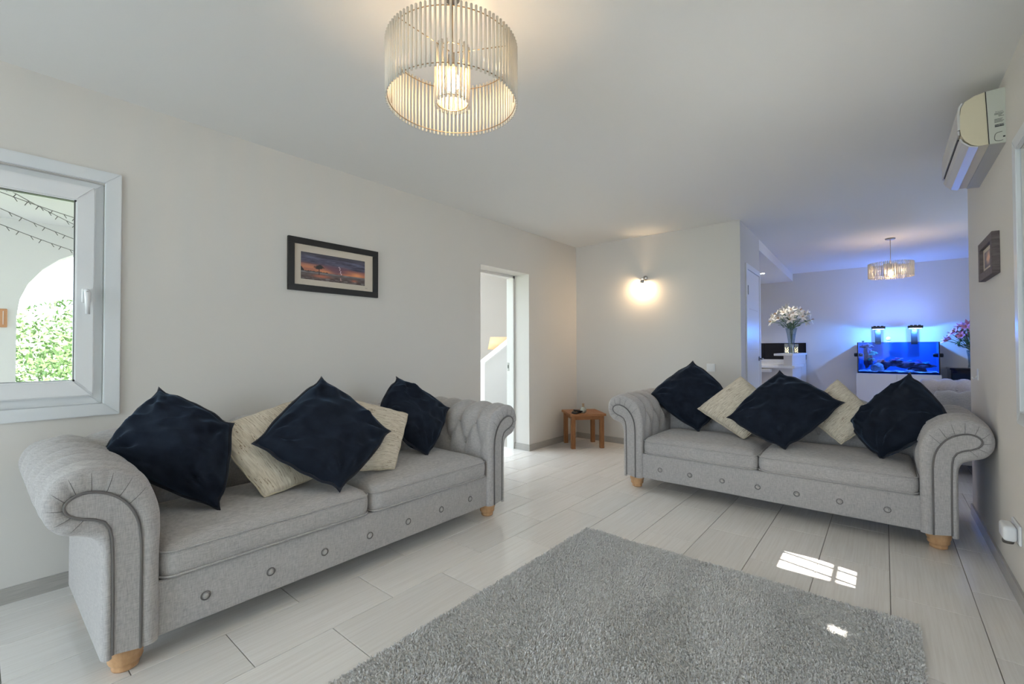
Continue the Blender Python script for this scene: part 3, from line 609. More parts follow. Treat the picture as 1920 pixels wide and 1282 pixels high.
# ------------------------------------------------------------------ rug
def rug():
    x0, x1, y0, y1 = -1.485, 0.10, 0.22, 2.53
    t = thing('rug', 'grey shaggy rug on the tiled floor between the sofas', 'rug', ((x0 + x1) / 2, (y0 + y1) / 2, 0))
    rr = 0.05; poly = []
    for (cx_, cy_, a0) in ((x1 - rr, y1 - rr, 0), (x0 + rr, y1 - rr, 90), (x0 + rr, y0 + rr, 180), (x1 - rr, y0 + rr, 270)):
        r2 = rr if a0 in (0, 270) else 0.012; cx2 = x1 - r2 if a0 in (0, 270) else x0 + r2; cy2 = y1 - r2 if a0 in (0, 90) else y0 + r2
        for s in range(6): a = math.radians(a0 + 18 * s); poly.append((cx2 + r2 * math.cos(a), cy2 + r2 * math.sin(a)))
    prism('backing', poly, 0.001, 0.012, 'rug_base', t)
    N = 240000; rng = np.random.RandomState(3)
    px = rng.uniform(x0, x1, N); py = rng.uniform(y0, y1, N)
    # trim the rounded near corner
    keep = np.ones(N, bool)
    for (cx_, cy_) in ((x1 - rr, y1 - rr), (x1 - rr, y0 + rr)):
        m_ = (px > cx_) & ((py - cy_) * (1 if cy_ > 1 else -1) > 0) & (np.hypot(px - cx_, py - cy_) > rr); keep &= ~m_
    px, py = px[keep], py[keep]; N = len(px)
    # slowly varying nap direction gives the brushed streaks
    g = np.zeros(N)
    for (fx, fy, ph, am) in ((2.1, 1.3, 0.4, .35), (5.3, -1.1, 1.7, .5), (7.7, 4.2, 2.2, .6), (13.0, -2.5, .3, .7), (4.2, 9.4, 3.1, .5), (19, 5, 1, .5)): g += am * np.sin(fx * px + fy * py + ph + 0.8 * np.sin(3.1 * py + ph))
    lean = 0.0050 * (np.tanh(g * 1.6) + 0.5)
    ang = 0.9 + 0.5 * np.sin(2.3 * px - 1.7 * py); tz = 0.019 + 0.004 * rng.randn(N) * 0.6 + 0.0015 * g
    tx = px + lean * np.cos(ang) + 0.004 * rng.randn(N); ty = py + lean * np.sin(ang) + 0.004 * rng.randn(N)
    a = rng.uniform(0, 2 * PI, N); wv = 0.0026
    V = np.zeros((N, 4, 3)); ca, sa = np.cos(a) * wv, np.sin(a) * wv
    V[:, 0] = np.stack([px - ca, py - sa, np.full(N, .009)], -1); V[:, 1] = np.stack([px + ca, py + sa, np.full(N, .009)], -1)
    V[:, 2] = np.stack([tx + ca * .8, ty + sa * .8, tz], -1); V[:, 3] = np.stack([tx - ca * .8, ty - sa * .8, tz], -1)
    V[:, :, 0] -= t.location.x; V[:, :, 1] -= t.location.y
    me = bpy.data.meshes.new('pile'); me.vertices.add(4 * N); me.vertices.foreach_set('co', V.ravel())
    me.loops.add(4 * N); me.loops.foreach_set('vertex_index', np.arange(4 * N)); me.polygons.add(N)
    me.polygons.foreach_set('loop_start', np.arange(0, 4 * N, 4)); me.polygons.foreach_set('loop_total', np.full(N, 4)); me.update(calc_edges=True)
    link('pile', me, 'rug_pile', t, False, 'stuff')
rug()

# ------------------------------------------------------------------ pendant lamps made of tubes
def pendant(label, x, y, D, z0, z1, nrod, Din, nin, rr, bulb, group, rose=0.05):
    t = thing('pendant_lamp', label, 'lamp', (x, y, H), 0, group)
    lathe('ceiling_rose', [(0.0001, 0), (rose, 0), (rose, -0.010), (rose - .004, -0.014), (0.0001, -0.014)][::-1], 'brushed_metal', t, (x, y, H), 28)
    tube('cable', [(x, y, H - 0.012), (x, y, z1 - 0.02)], 0.0028, 'warm_wire', t, 8)
    lathe('bulb_holder', [(0.0001, 0.0), (0.016, 0.0), (0.019, 0.03), (0.016, 0.06), (0.006, 0.07), (0.0001, 0.07)], 'brushed_metal', t, (x, y, z1 - 0.085), 18)
    zc = z1 - 0.125
    lathe('bulb', [(0.0001, -0.034), (0.014, -0.030), (0.024, -0.016), (0.027, 0.0), (0.024, 0.015), (0.015, 0.032), (0.012, 0.044)], bulb, t, (x, y, zc), 16)
    V, Fc = lathe_geo([(0.0001, 0), (rr, 0), (rr, z1 - z0), (0.0001, z1 - z0)], 8)
    me = bpy.data.meshes.new('glass_tube'); me.from_pydata(V, [], Fc); me.materials.append(MAT['lamp_tube']); me.polygons.foreach_set('use_smooth', [len(p.vertices) == 4 for p in me.polygons])
    for (dd, nn) in ((D, nrod), (Din, nin)):
        for k in range(nn):
            a = 2 * PI * k / nn; o = bpy.data.objects.new('glass_tube', me); C.objects.link(o); o.parent = t; o.location = (dd / 2 * math.cos(a), dd / 2 * math.sin(a), z0 - H)
        for zz in (z0 + 0.012, z1 - 0.014):
            tube('wire_ring', [(x + (dd / 2 - rr) * math.cos(2 * PI * k / 60), y + (dd / 2 - rr) * math.sin(2 * PI * k / 60), zz) for k in range(60)], 0.0018, 'warm_wire', t, 6, True)
    for k in range(3):
        a = 2 * PI * k / 3 + 0.5; zz = z1 - 0.014
        tube('spoke', [(x, y, zz), (x + D / 2 * math.cos(a), y + D / 2 * math.sin(a), zz)], 0.0018, 'warm_wire', t, 6)
    for k in range(2):
        a = 2 * PI * k / 2 + 0.69298; zz = z1 - 0.014
        tube('side_wire', [(x + (D / 2 - .012) * math.cos(a), y + (D / 2 - .012) * math.sin(a), z0 + .012), (x + (D / 2 - .012) * math.cos(a), y + (D / 2 - .012) * math.sin(a), zz)], 0.0016, 'warm_wire', t, 6)
    return t
pendant('large round pendant lamp of pale glass tubes hanging over the rug', -1.245, 1.150, 0.485, 2.085, 2.30, 90, 0.127, 23, 0.0043, 'bulb_warm', 'glass tube pendant lamps', 0.028)
pendant('smaller round pendant lamp of glass tubes hanging in the dining area', 0.072, 7.147, 0.43, 2.025, 2.20, 70, 0.115, 20, 0.004, 'bulb_warm', 'glass tube pendant lamps')

# ------------------------------------------------------------------ air conditioner
def air_con():
    y0, y1 = 3.2, 4.0
    t = thing('air_conditioner', 'cream and silver split air conditioner high on the right wall', 'air conditioner', (XR, (y0 + y1) / 2, 2.16))
    def ext(nm, pr, a, b, material, parent=t, bev=0.003, smooth=False):
        n = len(pr); V = [(p[0], a, p[1]) for p in pr] + [(p[0], b, p[1]) for p in pr]
        bm = bmesh.new(); vv = [bm.verts.new(v) for v in V]
        bm.faces.new(vv[:n]); bm.faces.new(vv[n:][::-1])
        for i in range(n): j = (i + 1) % n; bm.faces.new([vv[i], vv[n + i], vv[n + j], vv[j]])
        bmesh.ops.recalc_face_normals(bm, faces=bm.faces)
        return bm_obj(nm, bm, material, parent, smooth, None, True)
    ext('back_body', [(XR, 2.168), (0.412, 2.172), (0.402, 2.436), (XR, 2.436)], y0, y1, 'ac_grey')
    fr = [(0.410, 2.172), (0.372, 2.174), (0.346, 2.188), (0.324, 2.214), (0.310, 2.25), (0.306, 2.29), (0.307, 2.34), (0.312, 2.385), (0.326, 2.412), (0.360, 2.43), (0.401, 2.437)]
    ext('front_body', [(a + 0.003, b) for a, b in fr], y0 + 0.004, y1 - 0.004, 'ac_cream')
    ext('front_panel', [(0.3095, 2.275), (0.301, 2.272), (0.300, 2.34), (0.305, 2.39), (0.316, 2.409), (0.320, 2.405), (0.3105, 2.38)], y0 + 0.002, y1 - 0.002, 'ac_silver')
    ext('louvre_flap', [(0.373, 2.172), (0.344, 2.184), (0.321, 2.210), (0.313, 2.228), (0.307, 2.226), (0.316, 2.206), (0.341, 2.178), (0.373, 2.166)], y0 + 0.002, y1 - 0.002, 'ac_silver')
    ext('air_slot', [(0.3105, 2.232), (0.306, 2.242), (0.309, 2.246), (0.314, 2.236)], y0 + 0.06, y1 - 0.06, 'dark_slot')
    ext('upper_lip', [(0.309, 2.248), (0.303, 2.247), (0.300, 2.268), (0.308, 2.270)], y0 + 0.002, y1 - 0.002, 'ac_silver')
    ext('bottom_cover', [(XR, 2.164), (0.412, 2.168), (0.412, 2.173), (XR, 2.169)], y0 + 0.001, y1 - 0.001, 'ac_under')
    ext('seam', [(0.4125, 2.172), (0.4095, 2.172), (0.3995, 2.436), (0.4025, 2.436)], y0 - 0.0006, y0 + 0.002, 'black_frame')
    # knock-out outline, rating label and screw on the end
    k = [(0.456, 2.222), (0.436, 2.218), (0.430, 2.202), (0.432, 2.184), (0.446, 2.178), (0.458, 2.180)]
    tube('knockout', [(p[0], y0, p[1]) for p in catmull([(a, b, 0) for a, b in k], 4)], 0.0011, 'print_dark', t, 6)
    box('screw', (0.458, 0.4655, y0 - 0.002, y0 + 0.001, 2.193, 2.199), 'print_dark', t)
    bd = box('label_badge', (0.431, 0.462, y0 - 0.0012, y0 + 0.001, 2.249, 2.260), 'print_dark', t)
    def txt(s, x, z, size, material):
        cu = bpy.data.curves.new('label_text', 'FONT'); cu.body = s; cu.size = size; cu.align_x = 'CENTER'; cu.align_y = 'CENTER'
        tmp = bpy.data.objects.new('tmp_text', cu); C.objects.link(tmp); bpy.context.view_layer.update()
        me = bpy.data.meshes.new_from_object(tmp.evaluated_get(bpy.context.evaluated_depsgraph_get())); bpy.data.objects.remove(tmp)
        me.materials.clear(); o = link('label_text', me, material, t); o.location = Vector((x, y0 - 0.0018, z)) - t.location; o.rotation_euler = (PI / 2, 0, 0)
    txt('INVERTER', 0.4465, 2.2545, 0.0075, 'print_light'); txt('Panasonic', 0.4465, 2.322, 0.0066, 'print_dark')
    for i, z in enumerate((2.314, 2.309, 2.304, 2.299, 2.286, 2.281, 2.276, 2.271)):
        box('label_line', (0.430 + (0.014 if i in (2, 3) else 0), 0.462 - 0.004 * (i % 3), y0 - 0.0012, y0 + 0.001, z, z + 0.0014), 'print_dark', t)
air_con()

# ------------------------------------------------------------------ pictures
def print_mesh(w, h, nx, nz, fn):
    V, Fc, col = [], [], []
    for j in range(nz + 1):
        for i in range(nx + 1): V.append(((i / nx - .5) * w, 0, (j / nz - .5) * h)); col.append(fn(i / nx, j / nz))
    for j in range(nz):
        for i in range(nx): a = j * (nx + 1) + i; Fc.append((a, a + 1, a + nx + 2, a + nx + 1))
    me = bpy.data.meshes.new('print'); me.from_pydata(V, [], Fc); ca = me.color_attributes.new('print', 'FLOAT_COLOR', 'POINT')
    ca.data.foreach_set('color', np.array([lin(*c) for c in col]).ravel()); return me
def lerp(a, b, t): t = max(0, min(1, t)); return tuple(a[k] + (b[k] - a[k]) * t for k in range(3))
def savanna(u, v):
    n1 = noise.noise((u * 4, v * 14, 0)); n2 = noise.noise((u * 14, v * 40, 3)); hz = 0.30 - 0.0 * u
    if v > hz:
        q = (v - hz) / (1 - hz); c = lerp((206, 128, 96), (120, 84, 96), q * 2.2 + 0.8 * max(0, 1 - abs(u - .52) / .2) + 0.3 * n1)
        glow = math.exp(-((u - .86) / .10) ** 2 - ((v - .37) / .09) ** 2) + .7 * math.exp(-((u - .36) / .12) ** 2 - ((v - .36) / .06) ** 2) + .6 * math.exp(-((u - .1) / .2) ** 2 - ((v - .5) / .1) ** 2)
        c = lerp(c, (238, 160, 110), glow)
        cl = (q - 0.42 + 0.16 * u - 0.10 * n1) / 0.14
        if q > .3: c = lerp(c, lerp((66, 62, 78), (112, 112, 136), 0.5 + n1 * .9 + n2 * .5), cl)
        c = lerp(c, (70, 66, 70), (q - .75) / .3)
    else:
        q = v / hz; c = lerp((84, 70, 66), (112, 102, 102), q + n2)
        c = lerp(c, (206, 116, 92), .9 * math.exp(-((u - .30) / .13) ** 2 - ((v - .16) / .06) ** 2) + .8 * math.exp(-((u - .82) / .05) ** 2 - ((v - .13) / .05) ** 2))
        if 0.82 < q: c = lerp(c, (136, 134, 136), .6 + n2)
        if q < .35 and n2 > .1: c = lerp(c, (150, 146, 146), .5)
    # acacia, bushes, lightning
    if abs(u - .262) < .006 and .2 < v < .5: c = (44, 40, 42)
    if ((u - .27) / .075) ** 2 + ((v - .52 + abs(u - .27) * .7) / .075) ** 2 < 1 + n2: c = (52, 50, 50)
    if v > hz and v < hz + .03 + .02 * noise.noise((u * 30, 0, 1)) and u < .4: c = (60, 54, 56)
    if u < .05 and v < .48 - u * 3 and v > .3: c = (50, 48, 50)
    xl = .575 + (.62 - v) * .10 + .006 * math.sin(v * 60)
    if .30 < v < .62 and abs(u - xl) < .0045: c = (236, 214, 220)
    if .08 < v < .2 and abs(u - .60 + (v - .1) * .08) < .005: c = (226, 170, 160)
    return c
def picture_left():
    t = thing('framed_picture', 'black framed panorama of a stormy sunset with a lone tree on the left wall', 'picture', (XL, 1.7125, 1.757))
    x0, x1 = XL, XL + 0.022; Y0, Y1, Z0, Z1 = 1.362, 2.063, 1.573, 1.941; fw = 0.043
    for b in ((x0, x1, Y0, Y1, Z0, Z0 + fw), (x0, x1, Y0, Y1, Z1 - fw, Z1), (x0, x1, Y0, Y0 + fw, Z0 + fw, Z1 - fw), (x0, x1, Y1 - fw, Y1, Z0 + fw, Z1 - fw)): box('frame_bar', b, 'black_frame', t, 0.002)
    box('mat_board', (XL + 0.002, XL + 0.008, Y0 + fw, Y1 - fw, Z0 + fw, Z1 - fw), 'mat_board', t)
    me = print_mesh(0.498, 0.19, 180, 70, savanna); o = link('print', me, 'vertex_print', t); o.rotation_euler = (0, 0, PI / 2); o.location = (0.0095, -0.012, -0.004)
    sgn = tube('signature', [(XL + 0.0086, 1.952 + 0.004 * k, 1.640 + 0.004 * math.sin(k * 2.1)) for k in range(6)], 0.0006, 'print_dark', t, 4)
picture_left()
def picture_right():
    t = thing('framed_picture', 'small square picture in a weathered wood frame on the right wall', 'picture', (XR, 3.61, 1.665))
    x0, x1 = XR - 0.03, XR; Y0, Y1, Z0, Z1 = 3.40, 3.825, 1.555, 1.775; fw = 0.05
    Y0, Y1 = 3.395, 3.83
    for b in ((x0, x1, Y0, Y1, Z0, Z0 + .042), (x0, x1, Y0, Y1, Z1 - .042, Z1), (x0, x1, Y0, Y0 + fw, Z0 + .042, Z1 - .042), (x0, x1, Y1 - fw, Y1, Z0 + .042, Z1 - .042)): box('frame_bar', b, 'weathered_wood', t, 0.002)
    box('mat_board', (XR - 0.014, XR - 0.004, Y0 + fw, Y1 - fw, Z0 + .042, Z1 - .042), 'mat_board', t)
    def fn(u, v):
        n1 = noise.noise((u * 3, v * 5, 7)); c = lerp((120, 108, 118), (236, 190, 160), 1.2 * math.exp(-((u - .5) / .25) ** 2 - ((v - .55) / .35) ** 2) + .3 * n1); return lerp(c, (96, 88, 96), (0.25 - v) * 3)
    me = print_mesh(0.24, 0.09, 40, 20, fn); o = link('print', me, 'vertex_print', t); o.rotation_euler = (0, 0, -PI / 2); o.location = (-0.0155, 0.0, 0.0)
picture_right()

# ------------------------------------------------------------------ wall sconce, switch, socket plug, hook
def sconce():
    x, z = -2.165, 1.99
    t = thing('wall_spotlight', 'small chrome spotlight glowing on the back wall', 'lamp', (x, YB, z))
    V, Fc = lathe_geo([(0.0001, 0), (0.026, 0), (0.026, 0.012), (0.020, 0.018), (0.0001, 0.018)], 20)
    o = mk('wall_plate', V, Fc, 'chrome', t, True); o.rotation_euler = (PI / 2, 0, 0); o.location = (0, 0, 0.01)
    tube('arm', [(x, YB - 0.016, z + 0.01), (x - 0.004, YB - 0.05, z + 0.005), (x - 0.012, YB - 0.062, z - 0.018)], 0.005, 'chrome', t, 8)
    d = Vector((-0.20, 0.18, -1)).normalized(); p = Vector((x - 0.012, YB - 0.062, z - 0.012))
    V, Fc = tube_geo([p, p + d * 0.02, p + d * 0.045], [0.012, 0.022, 0.026], 16, caps=False); mk('lamp_head', V, Fc, 'chrome', t, True, None, True)
    q = p + d * 0.043
    V, Fc = lathe_geo([(0.0001, -0.018), (0.012, -0.014), (0.019, -0.004), (0.020, 0.004), (0.012, 0.014), (0.0001, 0.018)], 14)
    mk('bulb', V, Fc, 'bulb_sconce', t, True, None, False, tuple(q - t.location))
sconce()
sw = thing('light_switch', 'white square rocker light switch on the back wall', 'switch', (-1.438, YB, 0.957))
box('plate', (-1.481, -1.395, YB - 0.010, YB, 0.914, 1.0), 'gloss_white', sw, 0.004); box('rocker', (-1.467, -1.409, YB - 0.015, YB - 0.008, 0.928, 0.986), 'gloss_white', sw, 0.003)
pg = thing('plug_in_freshener', 'white plug-in air freshener on the right wall near the floor', 'plug', (XR, 3.10, 0.31))
box('socket_plate', (XR - 0.009, XR, 3.02, 3.18, 0.27, 0.36), 'gloss_white', pg, 0.004)
box('body', (XR - 0.055, XR - 0.009, 3.045, 3.16, 0.275, 0.345), 'gloss_white', pg, 0.014, 4, smooth=True); lathe('refill_bottle', [(0.0001, 0), (0.018, 0.0), (0.021, 0.01), (0.018, 0.03), (0.0001, 0.034)], 'stone_dark', pg, (XR - 0.032, 3.10, 0.255), 16)
hk = thing('wall_hook', 'small clear adhesive hook on the right wall', 'hook', (XR, 4.16, 0.99))
box('base_plate', (XR - 0.005, XR, 4.14, 4.18, 0.955, 1.03), 'trim_white', hk, 0.002); tube('hook_arm', [(XR - 0.005, 4.16, 0.985), (XR - 0.015, 4.16, 0.965), (XR - 0.024, 4.16, 0.962), (XR - 0.028, 4.16, 0.976)], 0.004, 'trim_white', hk, 8)

# ------------------------------------------------------------------ corner table with its things
def side_table():
    cx_, cy_, zt = -2.805, 4.72, 0.405
    t = thing('side_table', 'small square oak side table set across the corner by the doorway', 'table', (cx_, cy_, 0), math.radians(47))
    s = 0.215; kw = dict(world=False)
    n = 4
    for k in range(n):
        a = -s + 2 * s * k / n; box('top_board', (a + .0005, a + 2 * s / n - .0005, -s, s, zt - 0.026, zt), 'oak', t, 0.0015, **kw)
    for sx in (-1, 1):
        box('apron', (sx * 0.165 - 0.01, sx * 0.165 + 0.01, -0.15, 0.15, zt - 0.072, zt - 0.026), 'oak', t, **kw)
        box('apron', (-0.15, 0.15, sx * 0.165 - 0.01, sx * 0.165 + 0.01, zt - 0.072, zt - 0.026), 'oak', t, **kw)
        for sy in (-1, 1): box('leg', (sx * 0.172 - 0.024, sx * 0.172 + 0.024, sy * 0.172 - 0.024, sy * 0.172 + 0.024, 0, zt - 0.026), 'oak_upright', t, 0.003, **kw)
    bt_ = thing('reed_bottle', 'round glass diffuser bottle with a pale neck on the corner table', 'bottle', (-2.745, 4.62, zt))
    lathe('body', [(0.0001, 0), (0.022, 0.0), (0.034, 0.012), (0.040, 0.032), (0.036, 0.052), (0.022, 0.066), (0.014, 0.072)], 'bottle_glass', bt_, (-2.745, 4.62, zt), 20); lathe('neck', [(0.013, 0.070), (0.014, 0.074), (0.013, 0.104), (0.016, 0.112), (0.0001, 0.112)], 'bottle_neck', bt_, (-2.745, 4.62, zt), 16)
    for i, (x, y, r, dz) in enumerate(((-2.835, 4.555, 0.5, 0), (-2.80, 4.60, 1.2, 0.016), (-2.775, 4.535, 0.1, 0))):
        lb = ('black remote control lying nearest the left edge of the corner table', 'black remote control lying on top of the other two on the corner table', 'black remote control lying at the front of the corner table')[i]
        rc = thing('remote_control', lb, 'remote', (x, y, zt + dz), r, 'remote controls')
        box('shell', (-0.022, 0.022, -0.07, 0.07, 0, 0.015), 'black_plastic', rc, 0.004, world=False)
        for k in range(6): box('key', (-0.012 + 0.016 * (k % 2), -0.003 + 0.016 * (k % 2), -0.05 + 0.03 * (k // 2), -0.035 + 0.03 * (k // 2), 0.0145, 0.0165), 'stone_dark', rc, world=False)
side_table()

# ------------------------------------------------------------------ closet door
def closet_door():
    d = struct(bpy.data.objects.new('door_2', None)); C.objects.link(d); d.location = (-1.140, YB, 0); d.rotation_euler = (0, 0, math.atan2(1.166 - 1.14, 6.15 - YB))
    kw = dict(world=False)
    a, b = 0.30, 0.995
    for bx_ in ((0, 0.014, a - 0.06, a, 0, 2.09), (0, 0.014, b, b + 0.06, 0, 2.09), (0, 0.014, a, b, 2.03, 2.09)): box('architrave', bx_, 'gloss_white', d, 0.003, **kw)
    box('leaf', (0.0, 0.008, a + 0.004, b - 0.004, 0.006, 2.026), 'gloss_white', d, 0.002, **kw)
    for k in range(4): box('panel_rib', (0.008, 0.0105, a + 0.12, b - 0.12, 0.25 + k * 0.45, 0.255 + k * 0.45), 'soft_white', d, **kw)
    for z in (0.3, 1.75): box('hinge', (0.012, 0.020, a - 0.006, a + 0.008, z, z + 0.1), 'brushed_metal', d, **kw)
    hb = box('handle_rose', (0.008, 0.016, b - 0.085, b - 0.035, 1.015, 1.065), 'brushed_metal', d, 0.003, **kw)
    tube('handle_lever', [(0.012, b - 0.06, 1.04), (0.05, b - 0.06, 1.04), (0.056, b - 0.075, 1.04), (0.056, b - 0.17, 1.038)], 0.008, 'brushed_metal', d, 8, world=False)
closet_door()

# ------------------------------------------------------------------ kitchen: peninsula, raised bar, splashback, downlights
bs = thing('splashback', 'black glossy splashback panels along the far kitchen wall', 'splashback', (-2.3, YF, 0.96))
for (a, b) in ((-3.38, -2.652), (-2.648, -1.702), (-1.70, -1.06)): box('panel', (a, b, YF - 0.012, YF - 0.001, 0.96, 1.255), 'black_gloss', bs, 0.002)
fc = thing('kitchen_counter', 'white kitchen counter running along the far wall under the black splashback', 'counter', (-2.4, 9.1, 0))
box('carcass', (-3.38, -1.25, 8.82, YF - 0.002, 0, 0.87), 'cabinet_white', fc); box('worktop', (-3.38, -1.25, 8.80, YF - 0.002, 0.87, 0.91), 'gloss_white', fc, 0.003)
box('upstand', (-3.38, -1.25, YF - 0.02, YF - 0.002, 0.91, 0.958), 'gloss_white', fc)
pn = thing('kitchen_peninsula', 'white kitchen peninsula with a raised bar shelf holding the lily vase', 'counter', (-1.5, 8.4, 0))
box('carcass', (-1.9, -1.06, 7.86, 8.79, 0, 0.862), 'cabinet_white', pn); box('worktop', (-1.9, -1.025, 7.80, 8.795, 0.862, 0.898), 'gloss_white', pn, 0.003)
box('bar_support', (-1.175, -1.065, 7.87, 9.40, 0.898, 1.048), 'cabinet_white', pn); box('bar_shelf', (-1.295, -1.045, 7.80, 9.40, 1.048, 1.080), 'gloss_white', pn, 0.003)
box('end_panel', (-1.245, -1.06, 8.80, 9.40, 0, 0.896), 'cabinet_white', pn); box('open_drawer', (-1.55, -1.33, 7.70, 7.858, 0.80, 0.846), 'gloss_white', pn, 0.003)
def downlight(x, y, label):
    t = thing('downlight', label, 'lamp', (x, y, 2.365), 0, 'kitchen downlights')
    V, Fc = lathe_geo([(0.032, 0.0), (0.045, -0.001), (0.046, -0.004), (0.042, -0.007), (0.032, -0.004)], 20, (0, 0, 0)); mk('trim_ring', V, Fc, 'chrome', t, True)
    lathe('lens', [(0.0001, -0.004), (0.032, -0.004), (0.032, 0.0)], 'downlight_lens', t, (x, y, 2.365), 16)
    l = bpy.data.lights.new('downlight_beam', 'SPOT'); l.energy = 22; l.spot_size = math.radians(120); l.spot_blend = 0.6; l.color = (1, 0.97, 0.92); l.shadow_soft_size = 0.03
    o = bpy.data.objects.new('downlight_beam', l); C.objects.link(o); o.parent = t; o.location = (0, 0, -0.012)
downlight(-1.49, 8.09, 'recessed ceiling downlight nearest the lily vase in the kitchen soffit'); downlight(-2.5, 8.09, 'unseen ceiling downlight added deeper in the kitchen, hidden by the closet door wall'); downlight(-2.5, 7.0, 'unseen ceiling downlight added over the kitchen floor behind the closet')  # last two are unseen lamps added to light the kitchen

# ------------------------------------------------------------------ flowers
def petal_geo(V, Fc, base, d, side, L, W, curl, n=5):
    up = d.cross(side).normalized(); b0 = len(V)
    for i in range(n + 1):
        f = i / n; w = W * math.sin(PI * min(1, 0.12 + f * 0.88)) ** 0.8 if f < 1 else 0.0005
        p = base + d * (L * f) + up * (-curl * f * f)
        for s in (-1, 0, 1): V.append(tuple(p + side * (w * s) + up * (0.004 * (1 - abs(s)) - 0.0)))
    for i in range(n):
        for s in range(2): a = b0 + i * 3 + s; Fc.append((a, a + 1, a + 4, a + 3))
def bouquet(name, label, cat, base, neck_z, n, spread, hmin, hmax, petal_mat, seed, L=0.085, nl=2):
    t = thing(name, label, cat, base); rnd = random.Random(seed); B = Vector(base)
    for k in range(n):
        ga = k * 2.39996 + rnd.uniform(-.2, .2); rad = spread * math.sqrt((k + .5) / n); hgt = hmin + (hmax - hmin) * (1 - (rad / spread) ** 2 * 0.75) * rnd.uniform(.8, 1.0)
        tip = B + Vector((math.cos(ga) * rad, math.sin(ga) * rad, hgt)); nk = B + Vector((math.cos(ga) * .02, math.sin(ga) * .02, neck_z))
        mid = (tip + nk) / 2 + Vector((0, 0, 0.03)); low = B + Vector((-math.cos(ga) * .012, -math.sin(ga) * .012, 0.012))
        st = tube('stem', [low, nk, mid, tip], 0.0035, 'stem_green', t, 5)
        ax = (tip - nk).normalized() * 0.75 + Vector((math.cos(ga), math.sin(ga), -0.15)) * 0.5; ax.normalize()
        s0 = ax.cross(Vector((0, 0, 1))); s0 = s0.normalized() if s0.length > .01 else Vector((1, 0, 0)); s1 = ax.cross(s0)
        V, Fc = [], []; openn = rnd.uniform(.5, 1.05)
        for q in range(6):
            a = q * PI / 3 + k; rd = math.cos(a) * s0 + math.sin(a) * s1; d = (ax * (1 - .45 * openn) + rd * openn).normalized(); sd = ax.cross(rd).normalized()
            petal_geo(V, Fc, tip, d, sd, L * rnd.uniform(.9, 1.1), L * (.22 if q % 2 else .16), 0.022 * openn)
        fl = mk('flower', V, Fc, petal_mat, t, True, None, True)
        Vs, Fs = [], []
        for q in range(4): a = q * PI / 2; tube_geo([tip, tip + ax * .05 + (math.cos(a) * s0 + math.sin(a) * s1) * .012], 0.0022, 4, False, Vs, Fs)
        mk('stamens', Vs, Fs, 'stamen', fl, False, None, True)
        for q in range(nl):
            V, Fc = [], []; f = rnd.uniform(.2, .9); p = nk.lerp(tip, f); a = rnd.uniform(0, 2 * PI); d = Vector((math.cos(a), math.sin(a), rnd.uniform(-.5, .3))).normalized(); sd = d.cross(Vector((0, 0, 1))).normalized()
            petal_geo(V, Fc, p, d, sd, rnd.uniform(.07, .12), .013, .03); mk('leaf', V, Fc, 'leaf_green', t, True, None, True)
    return t
def vase(label, c, prof):
    t = thing('vase', label, 'vase', c); n = len(prof)
    lathe('glass', prof + [(r - 0.004, z) for r, z in prof[::-1][:-1]] + [(0.0001, 0.008)], 'vase_glass', t, c, 28)
    return t
VB = (-1.13, 8.30, 1.081)
vase('tall flared clear glass vase holding the white lilies', VB, [(0.05, 0), (0.05, 0.01), (0.042, 0.05), (0.046, 0.18), (0.062, 0.30), (0.082, 0.40)])
bouquet('lily_bouquet', 'large bunch of white lilies in the tall glass vase on the bar shelf', 'flowers', VB, 0.38, 26, 0.28, 0.42, 0.74, 'lily_white', 4)
for i, (x, y, lb) in enumerate(((-1.155, 8.03, 'glass tube of gold fairy lights in front of the lily vase'), (-1.10, 8.56, 'glass tube of gold fairy lights behind and right of the lily vase'))):
    t = thing('light_tube', lb, 'lamp', (x, y, 1.081), 0, 'glass tubes with fairy lights')
    lathe('glass', [(0.035, 0), (0.035, 0.15), (0.032, 0.15), (0.032, 0.006), (0.0001, 0.006)], 'vase_glass', t, (x, y, 1.081), 20)
    rnd = random.Random(i)
    for k in range(14):
        a = k * 2.4; V, Fc = lathe_geo([(0.0001, -0.004), (0.004, 0), (0.0001, 0.004)], 6); mk('led', V, Fc, 'fairy_light', t, False, None, False, (0.02 * math.cos(a), 0.02 * math.sin(a), 0.015 + k * 0.006))
    tube('wire', [(x + .02 * math.cos(k * .6), y + .02 * math.sin(k * .6), 1.09 + k * .0015) for k in range(56)], 0.0008, 'warm_wire', t, 4)

# ------------------------------------------------------------------ aquarium
AX0, AX1, AY0, AY1, AZ0, AZ1 = -0.322, 0.615, 8.88, 9.36, 0.772, 1.248
cb = thing('aquarium_cabinet', 'white two-door cabinet under the aquarium', 'cabinet', ((AX0 + AX1) / 2, (AY0 + AY1) / 2, 0))
box('body', (AX0 - 0.02, AX1 + 0.02, AY0 + 0.012, AY1 + 0.02, 0, AZ0), 'cabinet_white', cb, 0.002)
for k in range(2):
    a = AX0 - 0.018 + k * 0.4865; box('door', (a, a + 0.4835, AY0 - 0.008, AY0 + 0.011, 0.07, AZ0 - 0.003), 'cabinet_white', cb, 0.002)
aq = thing('aquarium', 'glass reef aquarium glowing blue on the white cabinet', 'aquarium', ((AX0 + AX1) / 2, (AY0 + AY1) / 2, AZ0))
box('front_pane', (AX0, AX1, AY0, AY0 + 0.006, AZ0 + 0.001, AZ1), 'aquarium_glass', aq)
box('side_pane', (AX0, AX0 + 0.008, AY0 + 0.0065, AY1, AZ0 + 0.001, AZ1), 'aquarium_back', aq); box('side_pane', (AX1 - 0.008, AX1, AY0 + 0.0065, AY1, AZ0 + 0.001, AZ1), 'aquarium_back', aq)
